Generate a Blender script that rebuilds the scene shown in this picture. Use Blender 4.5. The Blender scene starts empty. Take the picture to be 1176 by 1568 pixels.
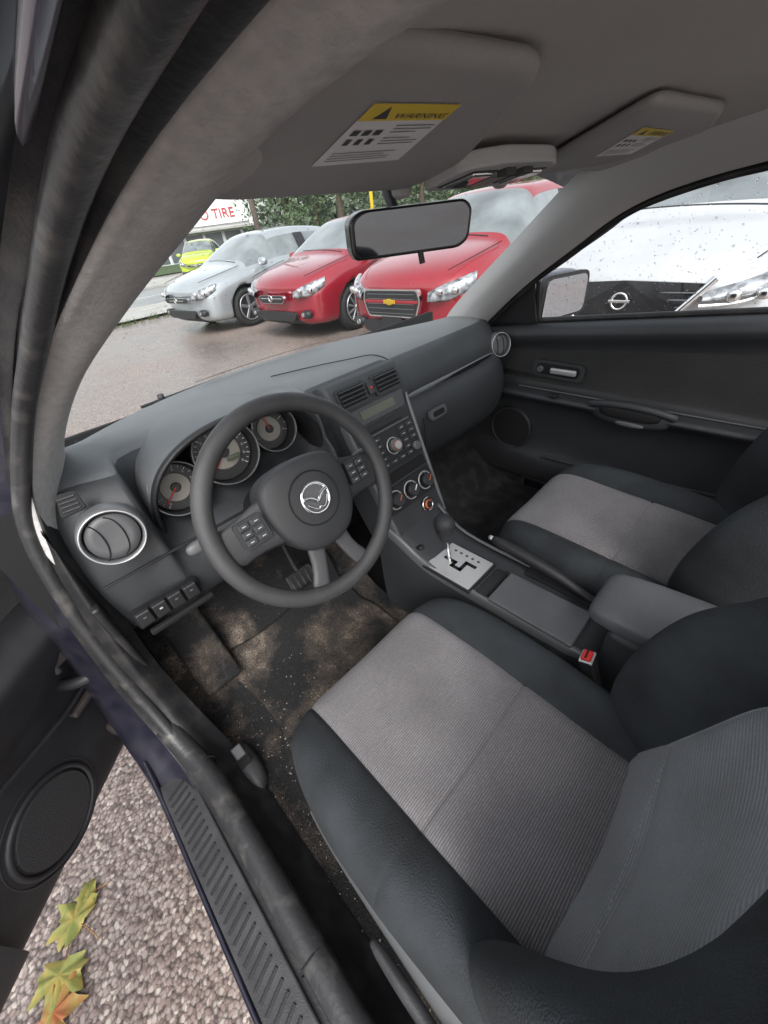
import bpy, bmesh, math, random
from mathutils import Vector as V, Matrix, noise
random.seed(4)
rad=math.radians
scene=bpy.context.scene
COL=bpy.context.collection
G=-0.34
# ---------------------------------------------------------------- materials
def mat(name,col,rough=.6,metal=0,nscale=0,namt=.0,bscale=0,bstr=0,coat=0,spec=.5,col2=None,dist=.002,pos=(.35,.65)):
    m=bpy.data.materials.new(name);m.use_nodes=True
    nt=m.node_tree;b=nt.nodes['Principled BSDF']
    b.inputs['Base Color'].default_value=(*col,1);b.inputs['Roughness'].default_value=rough
    b.inputs['Metallic'].default_value=metal;b.inputs['Coat Weight'].default_value=coat
    b.inputs['Specular IOR Level'].default_value=spec
    tc=nt.nodes.new('ShaderNodeTexCoord')
    if nscale:
        n=nt.nodes.new('ShaderNodeTexNoise');n.inputs['Scale'].default_value=nscale;n.inputs['Detail'].default_value=5
        nt.links.new(tc.outputs['Object'],n.inputs['Vector'])
        r=nt.nodes.new('ShaderNodeValToRGB')
        c2=col2 if col2 else tuple(min(1,c*(1+namt)) for c in col)
        c1=col if col2 else tuple(c*(1-namt) for c in col)
        r.color_ramp.elements[0].position=pos[0];r.color_ramp.elements[1].position=pos[1]
        r.color_ramp.elements[0].color=(*c1,1);r.color_ramp.elements[1].color=(*c2,1)
        nt.links.new(n.outputs['Fac'],r.inputs['Fac']);nt.links.new(r.outputs[0],b.inputs['Base Color'])
    if bscale:
        n=nt.nodes.new('ShaderNodeTexNoise');n.inputs['Scale'].default_value=bscale;n.inputs['Detail'].default_value=2
        nt.links.new(tc.outputs['Object'],n.inputs['Vector'])
        bp=nt.nodes.new('ShaderNodeBump');bp.inputs['Strength'].default_value=bstr;bp.inputs['Distance'].default_value=dist
        nt.links.new(n.outputs['Fac'],bp.inputs['Height']);nt.links.new(bp.outputs[0],b.inputs['Normal'])
    return m
def fabric(name,c1,c2,scale,axis='Y',bstr=.6,rough=.85):
    m=mat(name,c1,rough);nt=m.node_tree;b=nt.nodes['Principled BSDF']
    b.inputs['Sheen Weight'].default_value=.15
    tc=nt.nodes.new('ShaderNodeTexCoord')
    w=nt.nodes.new('ShaderNodeTexWave');w.bands_direction=axis;w.inputs['Scale'].default_value=scale
    w.inputs['Distortion'].default_value=1.1;w.inputs['Detail'].default_value=1;w.inputs['Detail Scale'].default_value=30
    nt.links.new(tc.outputs['Object'],w.inputs['Vector'])
    n=nt.nodes.new('ShaderNodeTexNoise');n.inputs['Scale'].default_value=260;n.inputs['Detail'].default_value=2
    nt.links.new(tc.outputs['Object'],n.inputs['Vector'])
    n2=nt.nodes.new('ShaderNodeTexNoise');n2.inputs['Scale'].default_value=7;n2.inputs['Detail'].default_value=5
    nt.links.new(tc.outputs['Object'],n2.inputs['Vector'])
    mx=nt.nodes.new('ShaderNodeMix');mx.data_type='RGBA';mx.inputs[6].default_value=(*c1,1);mx.inputs[7].default_value=(*c2,1)
    mu=nt.nodes.new('ShaderNodeMath');mu.operation='MULTIPLY'
    nt.links.new(w.outputs['Fac'],mu.inputs[0])
    ma=nt.nodes.new('ShaderNodeMapRange');ma.inputs['From Min'].default_value=.3;ma.inputs['From Max'].default_value=.7;ma.inputs['To Min'].default_value=.45;ma.inputs['To Max'].default_value=1.1
    nt.links.new(n.outputs['Fac'],ma.inputs['Value']);nt.links.new(ma.outputs[0],mu.inputs[1])
    nt.links.new(mu.outputs[0],mx.inputs[0])
    m2=nt.nodes.new('ShaderNodeMix');m2.data_type='RGBA';m2.blend_type='MULTIPLY';m2.inputs[0].default_value=1
    mr=nt.nodes.new('ShaderNodeMapRange');mr.inputs['From Min'].default_value=.3;mr.inputs['From Max'].default_value=.7;mr.inputs['To Min'].default_value=.74;mr.inputs['To Max'].default_value=1.12
    nt.links.new(n2.outputs['Fac'],mr.inputs['Value']);nt.links.new(mx.outputs[2],m2.inputs[6]);nt.links.new(mr.outputs[0],m2.inputs[7])
    nt.links.new(m2.outputs[2],b.inputs['Base Color'])
    bp=nt.nodes.new('ShaderNodeBump');bp.inputs['Strength'].default_value=bstr;bp.inputs['Distance'].default_value=.0015
    nt.links.new(w.outputs['Fac'],bp.inputs['Height']);nt.links.new(bp.outputs[0],b.inputs['Normal'])
    return m
def glassm(name,tint=(.93,.96,.95),refl=.07,rough=.02):
    m=bpy.data.materials.new(name);m.use_nodes=True;nt=m.node_tree;nt.nodes.clear()
    o=nt.nodes.new('ShaderNodeOutputMaterial');t=nt.nodes.new('ShaderNodeBsdfTransparent');t.inputs[0].default_value=(*tint,1)
    g=nt.nodes.new('ShaderNodeBsdfGlossy');g.inputs['Roughness'].default_value=rough
    mx=nt.nodes.new('ShaderNodeMixShader');mx.inputs[0].default_value=refl
    nt.links.new(t.outputs[0],mx.inputs[1]);nt.links.new(g.outputs[0],mx.inputs[2]);nt.links.new(mx.outputs[0],o.inputs[0]);return m

M={}
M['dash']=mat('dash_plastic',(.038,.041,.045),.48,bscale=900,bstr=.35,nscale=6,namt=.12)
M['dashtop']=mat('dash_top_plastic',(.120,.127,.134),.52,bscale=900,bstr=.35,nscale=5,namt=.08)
M['armlid']=mat('armrest_vinyl',(.10,.105,.112),.5,bscale=700,bstr=.35,nscale=7,namt=.12)
M['doorp']=mat('door_panel_plastic',(.027,.028,.031),.5,bscale=900,bstr=.35,nscale=6,namt=.12)
M['black']=mat('black_plastic',(.018,.018,.020),.45,bscale=700,bstr=.3)
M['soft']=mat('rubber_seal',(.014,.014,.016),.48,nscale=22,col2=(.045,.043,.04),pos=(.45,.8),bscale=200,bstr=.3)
M['gloss']=mat('gloss_black',(.015,.015,.017),.15)
M['void']=mat('dark_recess',(.006,.006,.007),.8)
M['satin']=mat('satin_grey_trim',(.14,.145,.15),.38,.3)
M['grey']=mat('vent_disc_grey',(.085,.085,.09),.45)
M['silver']=mat('silver_trim',(.55,.55,.55),.35,.5)
M['chrome']=mat('chrome',(.75,.75,.75),.12,1)
M['head']=mat('headliner_cloth',(.44,.43,.42),.9,nscale=3,namt=.09,bscale=500,bstr=.4)
M['pillar']=mat('pillar_trim',(.46,.45,.445),.8,nscale=90,namt=.09,bscale=240,bstr=.4,dist=.002)
M['pillar2']=mat('pillar_trim_clean',(.46,.46,.465),.7,nscale=3,namt=.05,bscale=900,bstr=.25)
M['visor']=mat('visor_vinyl',(.35,.345,.34),.7,nscale=4,namt=.07,bscale=600,bstr=.3)
M['white']=mat('label_white',(.85,.85,.85),.5)
M['mark']=mat('button_print',(.5,.5,.5),.5)
M['yellow']=mat('label_yellow',(.85,.62,.04),.5)
M['ink']=mat('label_ink',(.05,.05,.05),.6)
M['leather']=mat('wheel_rubber',(.046,.046,.048),.40,bscale=800,bstr=.5,nscale=18,namt=.15)
M['pad']=mat('airbag_cover',(.030,.031,.034),.46,bscale=900,bstr=.5,nscale=9,namt=.12)
M['spoke']=mat('lower_spoke',(.07,.07,.074),.4,bscale=900,bstr=.3)
M['light_f']=fabric('seat_fabric_grey',(.120,.115,.120),(.280,.267,.277),84,'Y',.6)
M['light_b']=fabric('seatback_fabric_grey',(.19,.197,.207),(.31,.32,.335),70,'Z',.3)
M['dark_f']=mat('seat_fabric_charcoal',(.024,.028,.032),.9,nscale=10,namt=.35,bscale=420,bstr=.8)
M['doorfab']=fabric('door_fabric',(.020,.020,.020),(.038,.038,.038),60,'Z',.3)
M['stitch']=mat('stitching',(.35,.35,.35),.8)
M['paint']=mat('blue_car_paint',(.016,.017,.030),.3,.3,coat=.6,nscale=25,col2=(.034,.033,.048))
M['paint_hl']=mat('blue_paint_highlight',(.16,.16,.21),.25,.5,coat=.8)  # lighter copy of the body blue, sky highlight put into its colour
M['dial']=mat('dial_face',(.24,.225,.20),.5)
M['dialo']=mat('dial_outer',(.03,.03,.032),.4)
M['red']=mat('red_plastic',(.6,.02,.02),.4)
M['orange']=mat('orange_print',(.55,.13,.04),.5)
M['lcd']=mat('lcd_screen',(.08,.09,.06),.25)
M['glass']=glassm('windshield_glass',refl=.05)
M['wglass']=glassm('window_glass',(.95,.97,.97),.06)
M['mirror']=mat('mirror_glass',(.6,.62,.65),.03,1)
M['rustmetal']=mat('door_jamb_metal',(.05,.035,.03),.7,nscale=30,col2=(.03,.03,.035))
M['crumb']=mat('crumbs',(.3,.25,.2),.9)
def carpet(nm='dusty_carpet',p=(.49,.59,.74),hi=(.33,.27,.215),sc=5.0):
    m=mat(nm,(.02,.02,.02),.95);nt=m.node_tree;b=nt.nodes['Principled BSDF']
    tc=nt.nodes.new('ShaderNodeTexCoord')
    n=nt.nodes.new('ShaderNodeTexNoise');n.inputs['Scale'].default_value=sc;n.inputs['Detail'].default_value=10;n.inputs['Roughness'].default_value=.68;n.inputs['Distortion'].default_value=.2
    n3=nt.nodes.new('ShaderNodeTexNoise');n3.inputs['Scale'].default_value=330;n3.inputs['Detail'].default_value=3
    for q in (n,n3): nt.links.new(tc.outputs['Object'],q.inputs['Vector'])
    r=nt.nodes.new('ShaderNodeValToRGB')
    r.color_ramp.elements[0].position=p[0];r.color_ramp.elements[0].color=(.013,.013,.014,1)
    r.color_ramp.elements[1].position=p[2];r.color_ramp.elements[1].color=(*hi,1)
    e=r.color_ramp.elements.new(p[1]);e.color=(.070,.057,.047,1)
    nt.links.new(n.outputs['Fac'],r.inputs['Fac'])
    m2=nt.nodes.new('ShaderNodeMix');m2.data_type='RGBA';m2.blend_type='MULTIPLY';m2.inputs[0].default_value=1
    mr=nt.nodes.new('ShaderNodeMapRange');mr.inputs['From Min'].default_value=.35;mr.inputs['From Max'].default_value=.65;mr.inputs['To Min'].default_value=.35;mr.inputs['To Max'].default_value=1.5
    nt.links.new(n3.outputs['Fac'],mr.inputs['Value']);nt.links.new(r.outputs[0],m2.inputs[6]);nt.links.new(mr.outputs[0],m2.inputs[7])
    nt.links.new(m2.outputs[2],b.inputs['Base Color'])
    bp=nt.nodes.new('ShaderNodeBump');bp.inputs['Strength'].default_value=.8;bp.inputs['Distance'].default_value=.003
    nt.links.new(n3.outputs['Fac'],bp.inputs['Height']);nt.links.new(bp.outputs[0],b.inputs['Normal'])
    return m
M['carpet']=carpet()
M['mat']=carpet('rubber_mat',(.46,.58,.75),(.32,.265,.215),5.5)
def gravel():
    m=mat('pebbled_asphalt',(.2,.18,.17),.5);nt=m.node_tree;b=nt.nodes['Principled BSDF']
    tc=nt.nodes.new('ShaderNodeTexCoord')
    v=nt.nodes.new('ShaderNodeTexVoronoi');v.inputs['Scale'].default_value=105;v.inputs['Randomness'].default_value=1
    n=nt.nodes.new('ShaderNodeTexNoise');n.inputs['Scale'].default_value=.45;n.inputs['Detail'].default_value=8
    nz=nt.nodes.new('ShaderNodeTexNoise');nz.inputs['Scale'].default_value=70;nz.inputs['Detail'].default_value=3
    mm=nt.nodes.new('ShaderNodeMix');mm.data_type='RGBA';mm.inputs[0].default_value=.012
    nt.links.new(tc.outputs['Object'],nz.inputs['Vector'])
    nt.links.new(tc.outputs['Object'],mm.inputs[6]);nt.links.new(nz.outputs['Color'],mm.inputs[7])
    nt.links.new(mm.outputs[2],v.inputs['Vector'])
    nt.links.new(tc.outputs['Object'],n.inputs['Vector'])
    sp=nt.nodes.new('ShaderNodeSeparateColor');nt.links.new(v.outputs['Color'],sp.inputs[0])
    r=nt.nodes.new('ShaderNodeValToRGB');cr=r.color_ramp
    cr.elements[0].position=0;cr.elements[0].color=(.15,.115,.10,1)
    cr.elements[1].position=1;cr.elements[1].color=(.52,.45,.40,1)
    e=cr.elements.new(.3);e.color=(.25,.185,.165,1)
    e=cr.elements.new(.75);e.color=(.34,.28,.255,1)
    nt.links.new(sp.outputs[0],r.inputs['Fac'])
    r2=nt.nodes.new('ShaderNodeMapRange');r2.inputs['From Min'].default_value=.38;r2.inputs['From Max'].default_value=.75;r2.inputs['To Min'].default_value=1;r2.inputs['To Max'].default_value=.35
    nt.links.new(v.outputs['Distance'],r2.inputs['Value'])
    m2=nt.nodes.new('ShaderNodeMix');m2.data_type='RGBA';m2.blend_type='MULTIPLY';m2.inputs[0].default_value=1
    nt.links.new(r.outputs[0],m2.inputs[6]);nt.links.new(r2.outputs[0],m2.inputs[7])
    m3=nt.nodes.new('ShaderNodeMix');m3.data_type='RGBA';m3.blend_type='MULTIPLY';m3.inputs[0].default_value=1
    mr=nt.nodes.new('ShaderNodeMapRange');mr.inputs['From Min'].default_value=.35;mr.inputs['From Max'].default_value=.65;mr.inputs['To Min'].default_value=.70;mr.inputs['To Max'].default_value=1.15
    nt.links.new(n.outputs['Fac'],mr.inputs['Value']);nt.links.new(m2.outputs[2],m3.inputs[6]);nt.links.new(mr.outputs[0],m3.inputs[7])
    nt.links.new(m3.outputs[2],b.inputs['Base Color'])
    rr=nt.nodes.new('ShaderNodeMapRange');rr.inputs['From Min'].default_value=.4;rr.inputs['From Max'].default_value=.6;rr.inputs['To Min'].default_value=.18;rr.inputs['To Max'].default_value=.5
    nt.links.new(n.outputs['Fac'],rr.inputs['Value']);nt.links.new(rr.outputs[0],b.inputs['Roughness'])
    bp=nt.nodes.new('ShaderNodeBump');bp.inputs['Strength'].default_value=.5;bp.inputs['Distance'].default_value=.003
    nt.links.new(r2.outputs[0],bp.inputs['Height']);nt.links.new(bp.outputs[0],b.inputs['Normal'])
    return m
M['gravel']=gravel()
# ---------------------------------------------------------------- helpers
def link(o,parent=None):
    COL.objects.link(o)
    if parent: o.parent=parent
    return o
def empty(name,loc=(0,0,0),rot=(0,0,0),parent=None):
    e=bpy.data.objects.new(name,None);e.location=loc;e.rotation_euler=rot;e.empty_display_size=.05
    return link(e,parent)
def mesh(name,vs,fs,m,parent=None,smooth=True,sub=0,mi=None,bevel=0,solid=0,loc=None,rot=None):
    me=bpy.data.meshes.new(name);me.from_pydata([tuple(v) for v in vs],[],fs)
    for q in (m if isinstance(m,(list,tuple)) else [m]): me.materials.append(q)
    if mi:
        for p,i in zip(me.polygons,mi): p.material_index=i
    if smooth:
        for p in me.polygons:p.use_smooth=True
    o=bpy.data.objects.new(name,me);link(o,parent)
    bm=bmesh.new();bm.from_mesh(me);bmesh.ops.recalc_face_normals(bm,faces=bm.faces);bm.to_mesh(me);bm.free()
    if solid: s=o.modifiers.new('s','SOLIDIFY');s.thickness=solid;s.offset=0
    if bevel: b=o.modifiers.new('b','BEVEL');b.width=bevel;b.segments=3;b.limit_method='ANGLE'
    if sub: s=o.modifiers.new('u','SUBSURF');s.levels=sub;s.render_levels=sub
    if loc:o.location=loc
    if rot:o.rotation_euler=rot
    return o
def loft(name,secs,m,parent=None,sub=1,closed=False,caps=False,mif=None,**k):
    n=len(secs[0]);vs=[p for s in secs for p in s];fs=[];mi=[]
    for i in range(len(secs)-1):
        for j in range(n if closed else n-1):
            a=i*n+j;b=i*n+(j+1)%n;fs.append((a,b,b+n,a+n))
            mi.append(mif(i,j) if mif else 0)
    if caps:
        fs.append(tuple(range(n)));mi.append(0);fs.append(tuple(range((len(secs)-1)*n,len(secs)*n)));mi.append(0)
    return mesh(name,vs,fs,m,parent,sub=sub,mi=mi,**k)
def rbox(name,c,s,m,parent=None,bevel=.004,rot=(0,0,0),seg=3):
    bm=bmesh.new();bmesh.ops.create_cube(bm,size=1);bmesh.ops.scale(bm,vec=s,verts=bm.verts)
    if bevel: bmesh.ops.bevel(bm,geom=bm.edges[:],offset=min(bevel,min(s)*.49),segments=seg,affect='EDGES',profile=.5)
    me=bpy.data.meshes.new(name);bm.to_mesh(me);bm.free();me.materials.append(m)
    for p in me.polygons:p.use_smooth=True
    o=bpy.data.objects.new(name,me);o.location=c;o.rotation_euler=rot
    w=o.modifiers.new('w','WEIGHTED_NORMAL');return link(o,parent)
def cyl(name,c,r,d,m,parent=None,rot=(0,0,0),r2=None,seg=40,bevel=.0015):
    bm=bmesh.new();bmesh.ops.create_cone(bm,cap_ends=True,segments=seg,radius1=r,radius2=r if r2 is None else r2,depth=d)
    if bevel: bmesh.ops.bevel(bm,geom=[e for e in bm.edges if len([f for f in e.link_faces if len(f.verts)>4])],offset=bevel,segments=2,affect='EDGES')
    me=bpy.data.meshes.new(name);bm.to_mesh(me);bm.free();me.materials.append(m)
    for p in me.polygons:p.use_smooth=len(p.vertices)<=4
    o=bpy.data.objects.new(name,me);o.location=c;o.rotation_euler=rot;return link(o,parent)
def torus(name,c,R,r,m,parent=None,rot=(0,0,0),seg=64,ms=12,sq=1):
    vs=[];fs=[]
    for i in range(seg):
        a=2*math.pi*i/seg
        for j in range(ms):
            b=2*math.pi*j/ms;rr=R+r*math.cos(b);vs.append((rr*math.cos(a),rr*math.sin(a),r*math.sin(b)*sq))
            fs.append((i*ms+j,((i+1)%seg)*ms+j,((i+1)%seg)*ms+(j+1)%ms,i*ms+(j+1)%ms))
    o=mesh(name,vs,fs,m,parent);o.location=c;o.rotation_euler=rot;return o
def tube(name,pts,r,m,parent=None,cyclic=False,res=6):
    c=bpy.data.curves.new(name,'CURVE');c.dimensions='3D';s=c.splines.new('POLY' if len(pts)<3 else 'NURBS');s.points.add(len(pts)-1)
    for p,q in zip(s.points,pts): p.co=(*q,1)
    if len(pts)>=3: s.use_endpoint_u=not cyclic;s.order_u=3
    s.use_cyclic_u=cyclic;c.bevel_depth=r;c.bevel_resolution=3;c.resolution_u=res;c.use_fill_caps=True;c.materials.append(m)
    o=bpy.data.objects.new(name,c);return link(o,parent)
def poly(name,pts,m,th=.004,parent=None,loc=(0,0,0),rot=(0,0,0),bevel=0,rounded=0):
    if rounded:
        out=[]
        n=len(pts)
        for i in range(n):
            p=V(pts[i]);a=V(pts[i-1]);b=V(pts[(i+1)%n])
            da=(a-p);db=(b-p);r=min(rounded,da.length*.45,db.length*.45)
            p1=p+da.normalized()*r;p2=p+db.normalized()*r
            for k in range(6):
                t=k/5;out.append(tuple((1-t)**2*p1+2*t*(1-t)*p+t*t*p2))
        pts=out
    n=len(pts);vs=[(x,y,-th/2) for x,y in pts]+[(x,y,th/2) for x,y in pts]
    fs=[tuple(range(n))[::-1],tuple(range(n,2*n))]+[(i,(i+1)%n,(i+1)%n+n,i+n) for i in range(n)]
    return mesh(name,vs,fs,m,parent,smooth=False,bevel=bevel,loc=loc,rot=rot)
def blob(name,c,s,m,parent=None,rot=(0,0,0),p=2.6,seg=28):
    vs=[];fs=[];nu,nv=seg,seg//2
    f=lambda w,e:math.copysign(abs(w)**(2/e),w)
    for i in range(nv+1):
        a=-math.pi/2+math.pi*i/nv
        for j in range(nu):
            b=2*math.pi*j/nu
            vs.append((s[0]*f(math.cos(a),p)*f(math.cos(b),p),s[1]*f(math.cos(a),p)*f(math.sin(b),p),s[2]*f(math.sin(a),p)))
    for i in range(nv):
        for j in range(nu):
            fs.append((i*nu+j,i*nu+(j+1)%nu,(i+1)*nu+(j+1)%nu,(i+1)*nu+j))
    o=mesh(name,vs,fs,m,parent);bm=bmesh.new();bm.from_mesh(o.data);bmesh.ops.remove_doubles(bm,verts=bm.verts,dist=1e-5);bm.to_mesh(o.data);bm.free()
    o.location=c;o.rotation_euler=rot;return o
def lerp(a,b,t): return tuple(x+(y-x)*t for x,y in zip(a,b))
def interp(tab,x):
    if x<=tab[0][0]: return tab[0][1]
    for (a,va),(b,vb) in zip(tab,tab[1:]):
        if x<=b:
            t=(x-a)/(b-a);return va+(vb-va)*t if not isinstance(va,tuple) else lerp(va,vb,t)
    return tab[-1][1]
# ================================================================ CAR BODY (ours)
body=empty('car_body')
O=[(-.50,-.75,1.095),(-.492,-.325,1.071),(-.515,-.2,1.042),(-.54,-.08,.998),(-.575,.05,.942),(-.603,.14,.90),(-.635,.22,.848),(-.68,.25,.77),(-.718,.25,.675),(-.73,.24,.58)]
I=[(-.42,-.75,1.10),(-.436,-.306,1.075),(-.43,-.21,1.065),(-.41,-.06,1.036),(-.459,0,.996),(-.517,.1,.93),(-.549,.22,.878),(-.60,.36,.783),(-.63,.5,.69),(-.64,.53,.6)]
secs=[]
for o,i in zip(O,I):
    oo=V(o)
    s=[tuple(oo+V((-.012,.016,.018))),o,lerp(o,i,.08)]
    for t in (.3,.6,.88):
        p=V(lerp(o,i,t));p+=V((.006,-.012,-.014))*math.sin(math.pi*t);s.append(tuple(p))
    s+= [i,(i[0]-.012,i[1]+.02,i[2]+.03)];secs.append(s)
loft('pillar_trim',secs,M['pillar'],None,sub=2)
P=[(-.545,-.75,1.10),(-.572,-.31,1.070),(-.570,-.15,1.057),(-.580,0,1.028),(-.605,.1,.980),(-.645,.2,.892),(-.705,.27,.77),(-.745,.30,.67),(-.783,.27,.49)]
secs=[]
for q,(o,i,p) in enumerate(zip(O[:9],I[:9],P)):
    a=V(o);b=V(p);f=.5 if q<4 else 1
    s=[tuple(V(lerp(o,i,.55))+V((.0,.030,.034))),tuple(a+V((.0,.012,.012)))]
    for t,h in ((.12,.003),(.22,.010),(.32,.010),(.40,-.004),(.5,-.010),(.6,-.004),(.72,.004),(.85,-.002)):
        s.append(tuple(a.lerp(b,t)+V((.3,-.7,-.6))*h*f))
    s.append(tuple(b));secs.append(s)
low=[((-.73,.22,.45),(-.79,.26,.42)),((-.735,.21,.3),(-.80,.235,.28)),((-.725,.17,.17),(-.795,.19,.17)),((-.71,.10,.08),(-.785,.1,.115)),((-.700,0,.05),(-.784,0,.105)),((-.695,-.75,.05),(-.784,-.75,.105))]
for a,b in low:
    a=V(a);b=V(b);s=[tuple(a+V((.02,.02 if a.z>.2 else 0,-.02))),tuple(a)]
    for t,h in ((.12,.012),(.22,.024),(.32,.032),(.42,.034),(.55,.032),(.65,.024),(.75,.012),(.9,.003)):
        s.append(tuple(a.lerp(b,t)+(V((.2,-.6,.2)) if a.z>.2 else V((0,-.1,1)))*h))
    s.append(tuple(b));secs.append(s)
loft('door_opening_seal',secs,M['soft'],body,sub=2)
# inner cowl side panel closing the body behind the seal
loft('cowl_side_panel',[[(-.722,y,z) for y in (.235,.30,.42,.60)] for z in (.0,.2,.4,.55,.66)],M['void'],body,sub=0)
loft('cowl_side_return',[[(-.722,.262,z),(-.80,.285,z)] for z in (.25,.45,.6,.70)],M['void'],body,sub=0)
M['bead']=mat('seal_bead_rubber',(.035,.035,.037),.38,nscale=30,col2=(.12,.115,.105),pos=(.5,.85),bscale=150,bstr=.3)
tube('seal_bead',[(-.545,-.6,1.092),(-.545,-.31,1.068),(-.552,-.15,1.040),(-.572,0,.985),(-.61,.12,.910),(-.645,.21,.845),(-.695,.255,.753),(-.742,.27,.66),(-.765,.25,.5),(-.772,.225,.35),(-.77,.18,.2),(-.764,.11,.142)],.0125,M['bead'],body)
tube('sill_bead',[(-.768,.165,.175),(-.762,.11,.14),(-.752,.05,.128),(-.745,-.05,.126),(-.742,-.75,.126)],.0225,M['bead'],body)
for yy in (.055,-.33): torus('seal_joint',(-.748,yy,.126),.0228,.0015,M['void'],body,rot=(rad(90),0,0),seg=24,ms=6)
tube('drip_edge',[(-.585,-.75,1.10),(-.574,-.31,1.068),(-.566,-.15,1.061),(-.562,-.05,1.047),(-.576,.05,1.022),(-.592,.1,1.004),(-.632,.2,.925)],.0062,M['paint_hl'],body)  # roof drip edge, its bright sky highlight painted in as lighter blue
Pb=P+[(-.79,.26,.42),(-.80,.235,.28),(-.795,.19,.17),(-.785,.1,.115),(-.784,0,.105),(-.784,-.75,.105)]
secs=[]
for k,p in enumerate(Pb):
    p=V(p)
    if k<9: d1=V((-.012,.012,-.004));d2=V((-.034,.034,.004));d3=V((-.05,.06,.004));d4=V((-.05,.12,.0))
    elif k<11: d1=V((-.015,.03,0));d2=V((-.035,.06,0));d3=V((-.045,.09,0));d4=V((-.07,.2,0))
    elif k==11:d1=V((-.02,.02,-.01));d2=V((-.05,.04,-.02));d3=V((-.07,.05,-.05));d4=V((-.075,.1,-.12))
    else: d1=V((-.02,0,-.012));d2=V((-.058,0,-.010));d3=V((-.070,0,-.03));d4=V((-.075,0,-.2))
    secs.append([tuple(p),tuple(p+d1),tuple(p+d2),tuple(p+d3),tuple(p+d4)])
loft('painted_door_frame',secs,M['paint'],body,sub=2)
tube('sill_paint_edge',[(-.838,.16,.13),(-.842,.06,.097),(-.846,-.1,.092),(-.846,-.75,.092)],.005,M['paint'],body)
loft('fender',[[(-.86,.40+i*.3,z) for z in (-.15,.1,.35,.5)]+[(-.8,.40+i*.3,.6)] for i in range(4)],M['paint'],body,sub=1)
M['scuff']=mat('scuff_plate_plastic',(.045,.045,.048),.5,nscale=20,namt=.3,bscale=400,bstr=.3)
sc=empty('sill_scuff_plate')
rbox('plate',(-.808,-.20,.106),(.060,.60,.010),M['scuff'],sc,.004)
for k in range(31):
    rbox('rib_%d'%k,(-.812,.065-k*.0165,.1118),(.040,.005,.003),M['black'],sc,.001,rot=(0,0,.35))
hg=empty('door_hinge')
rbox('bracket',(-.862,.35,.36),(.04,.05,.04),M['rustmetal'],hg,.008,rot=(0,0,.5));rbox('check_arm',(-.865,.34,.22),(.09,.02,.014),M['rustmetal'],hg,.004,rot=(0,0,.7))
rbox('bracket_low',(-.87,.35,.08),(.04,.05,.04),M['rustmetal'],hg,.008,rot=(0,0,.5));cyl('pin',(-.862,.33,.36),.008,.06,M['satin'],hg)
tube('wiring_boot',[(-.82,.30,.30),(-.85,.30,.295),(-.88,.34,.29)],.012,M['black'],hg)
loft('outer_roof',[[(x,y,z0+.055-.24*(x+.02)**2) for x in (-.55,-.5,-.2,.2,.5,.6)] for y,z0 in ((-.75,1.10),(-.4,1.10),(-.1,1.07),(.03,1.03))],M['paint'],body,sub=1)
loft('hood',[[(x,y,z-.12*(x**4)) for x in (-.8,-.5,0,.5,.8)] for y,z in ((.78,.54),(1.1,.47),(1.5,.38),(1.75,.30),(1.85,.1))],M['paint'],body,sub=2)
# ---------------- headliner
hl=[]
for y in (-.75,-.6,-.45,-.31,-.2,-.1,-.03,.0):
    z=min(1.083-.14*(y+.31),1.105);row=[]
    for x in (-.50,-.44,-.36,-.2,0,.2,.36,.44,.48):
        yy=y
        if y>-.12: yy=y-(max(0,abs(x-.03)-.2))**2*1.2
        row.append((x,yy,z-(.012 if abs(x)>.42 else 0)))
    hl.append(row)
hl.append([(x,y+.004,z+.02) for x,y,z in hl[-1]])
loft('headliner',hl,M['head'],None,sub=2)
L=[(.585,.43,.66),(.53,.17,.85),(.49,.03,.95),(.456,-.08,1.03),(.455,-.2,1.055),(.46,-.4,1.085),(.46,-.75,1.095)]
Rr=[(.68,.34,.64),(.66,.17,.79),(.63,.03,.87),(.60,-.09,.953),(.592,-.2,.985),(.58,-.35,1.01),(.575,-.75,1.03)]
secs=[]
for l,r in zip(L,Rr):
    s=[(l[0]-.004,l[1]+.02,l[2]+.03),l]
    for t in (.15,.5,.85):
        p=V(lerp(l,r,t));p+=V((-.012,-.012,-.010))*math.sin(math.pi*t)*1.3;s.append(tuple(p))
    s+=[r,(r[0]+.02,r[1]+.01,r[2]+.01)];secs.append(s)
loft('pillar_trim',secs,M['pillar2'],None,sub=2)
tube('passenger_seal',[(r[0]+.008,r[1]+.0,r[2]-.006) for r in Rr],.008,M['soft'],body)
gh=empty('grab_handle')
tube('bar',[(.55,-.36,1.03),(.53,-.38,1.00),(.53,-.46,1.0),(.53,-.54,1.005),(.55,-.56,1.035)],.010,M['pillar2'],gh)
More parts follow.
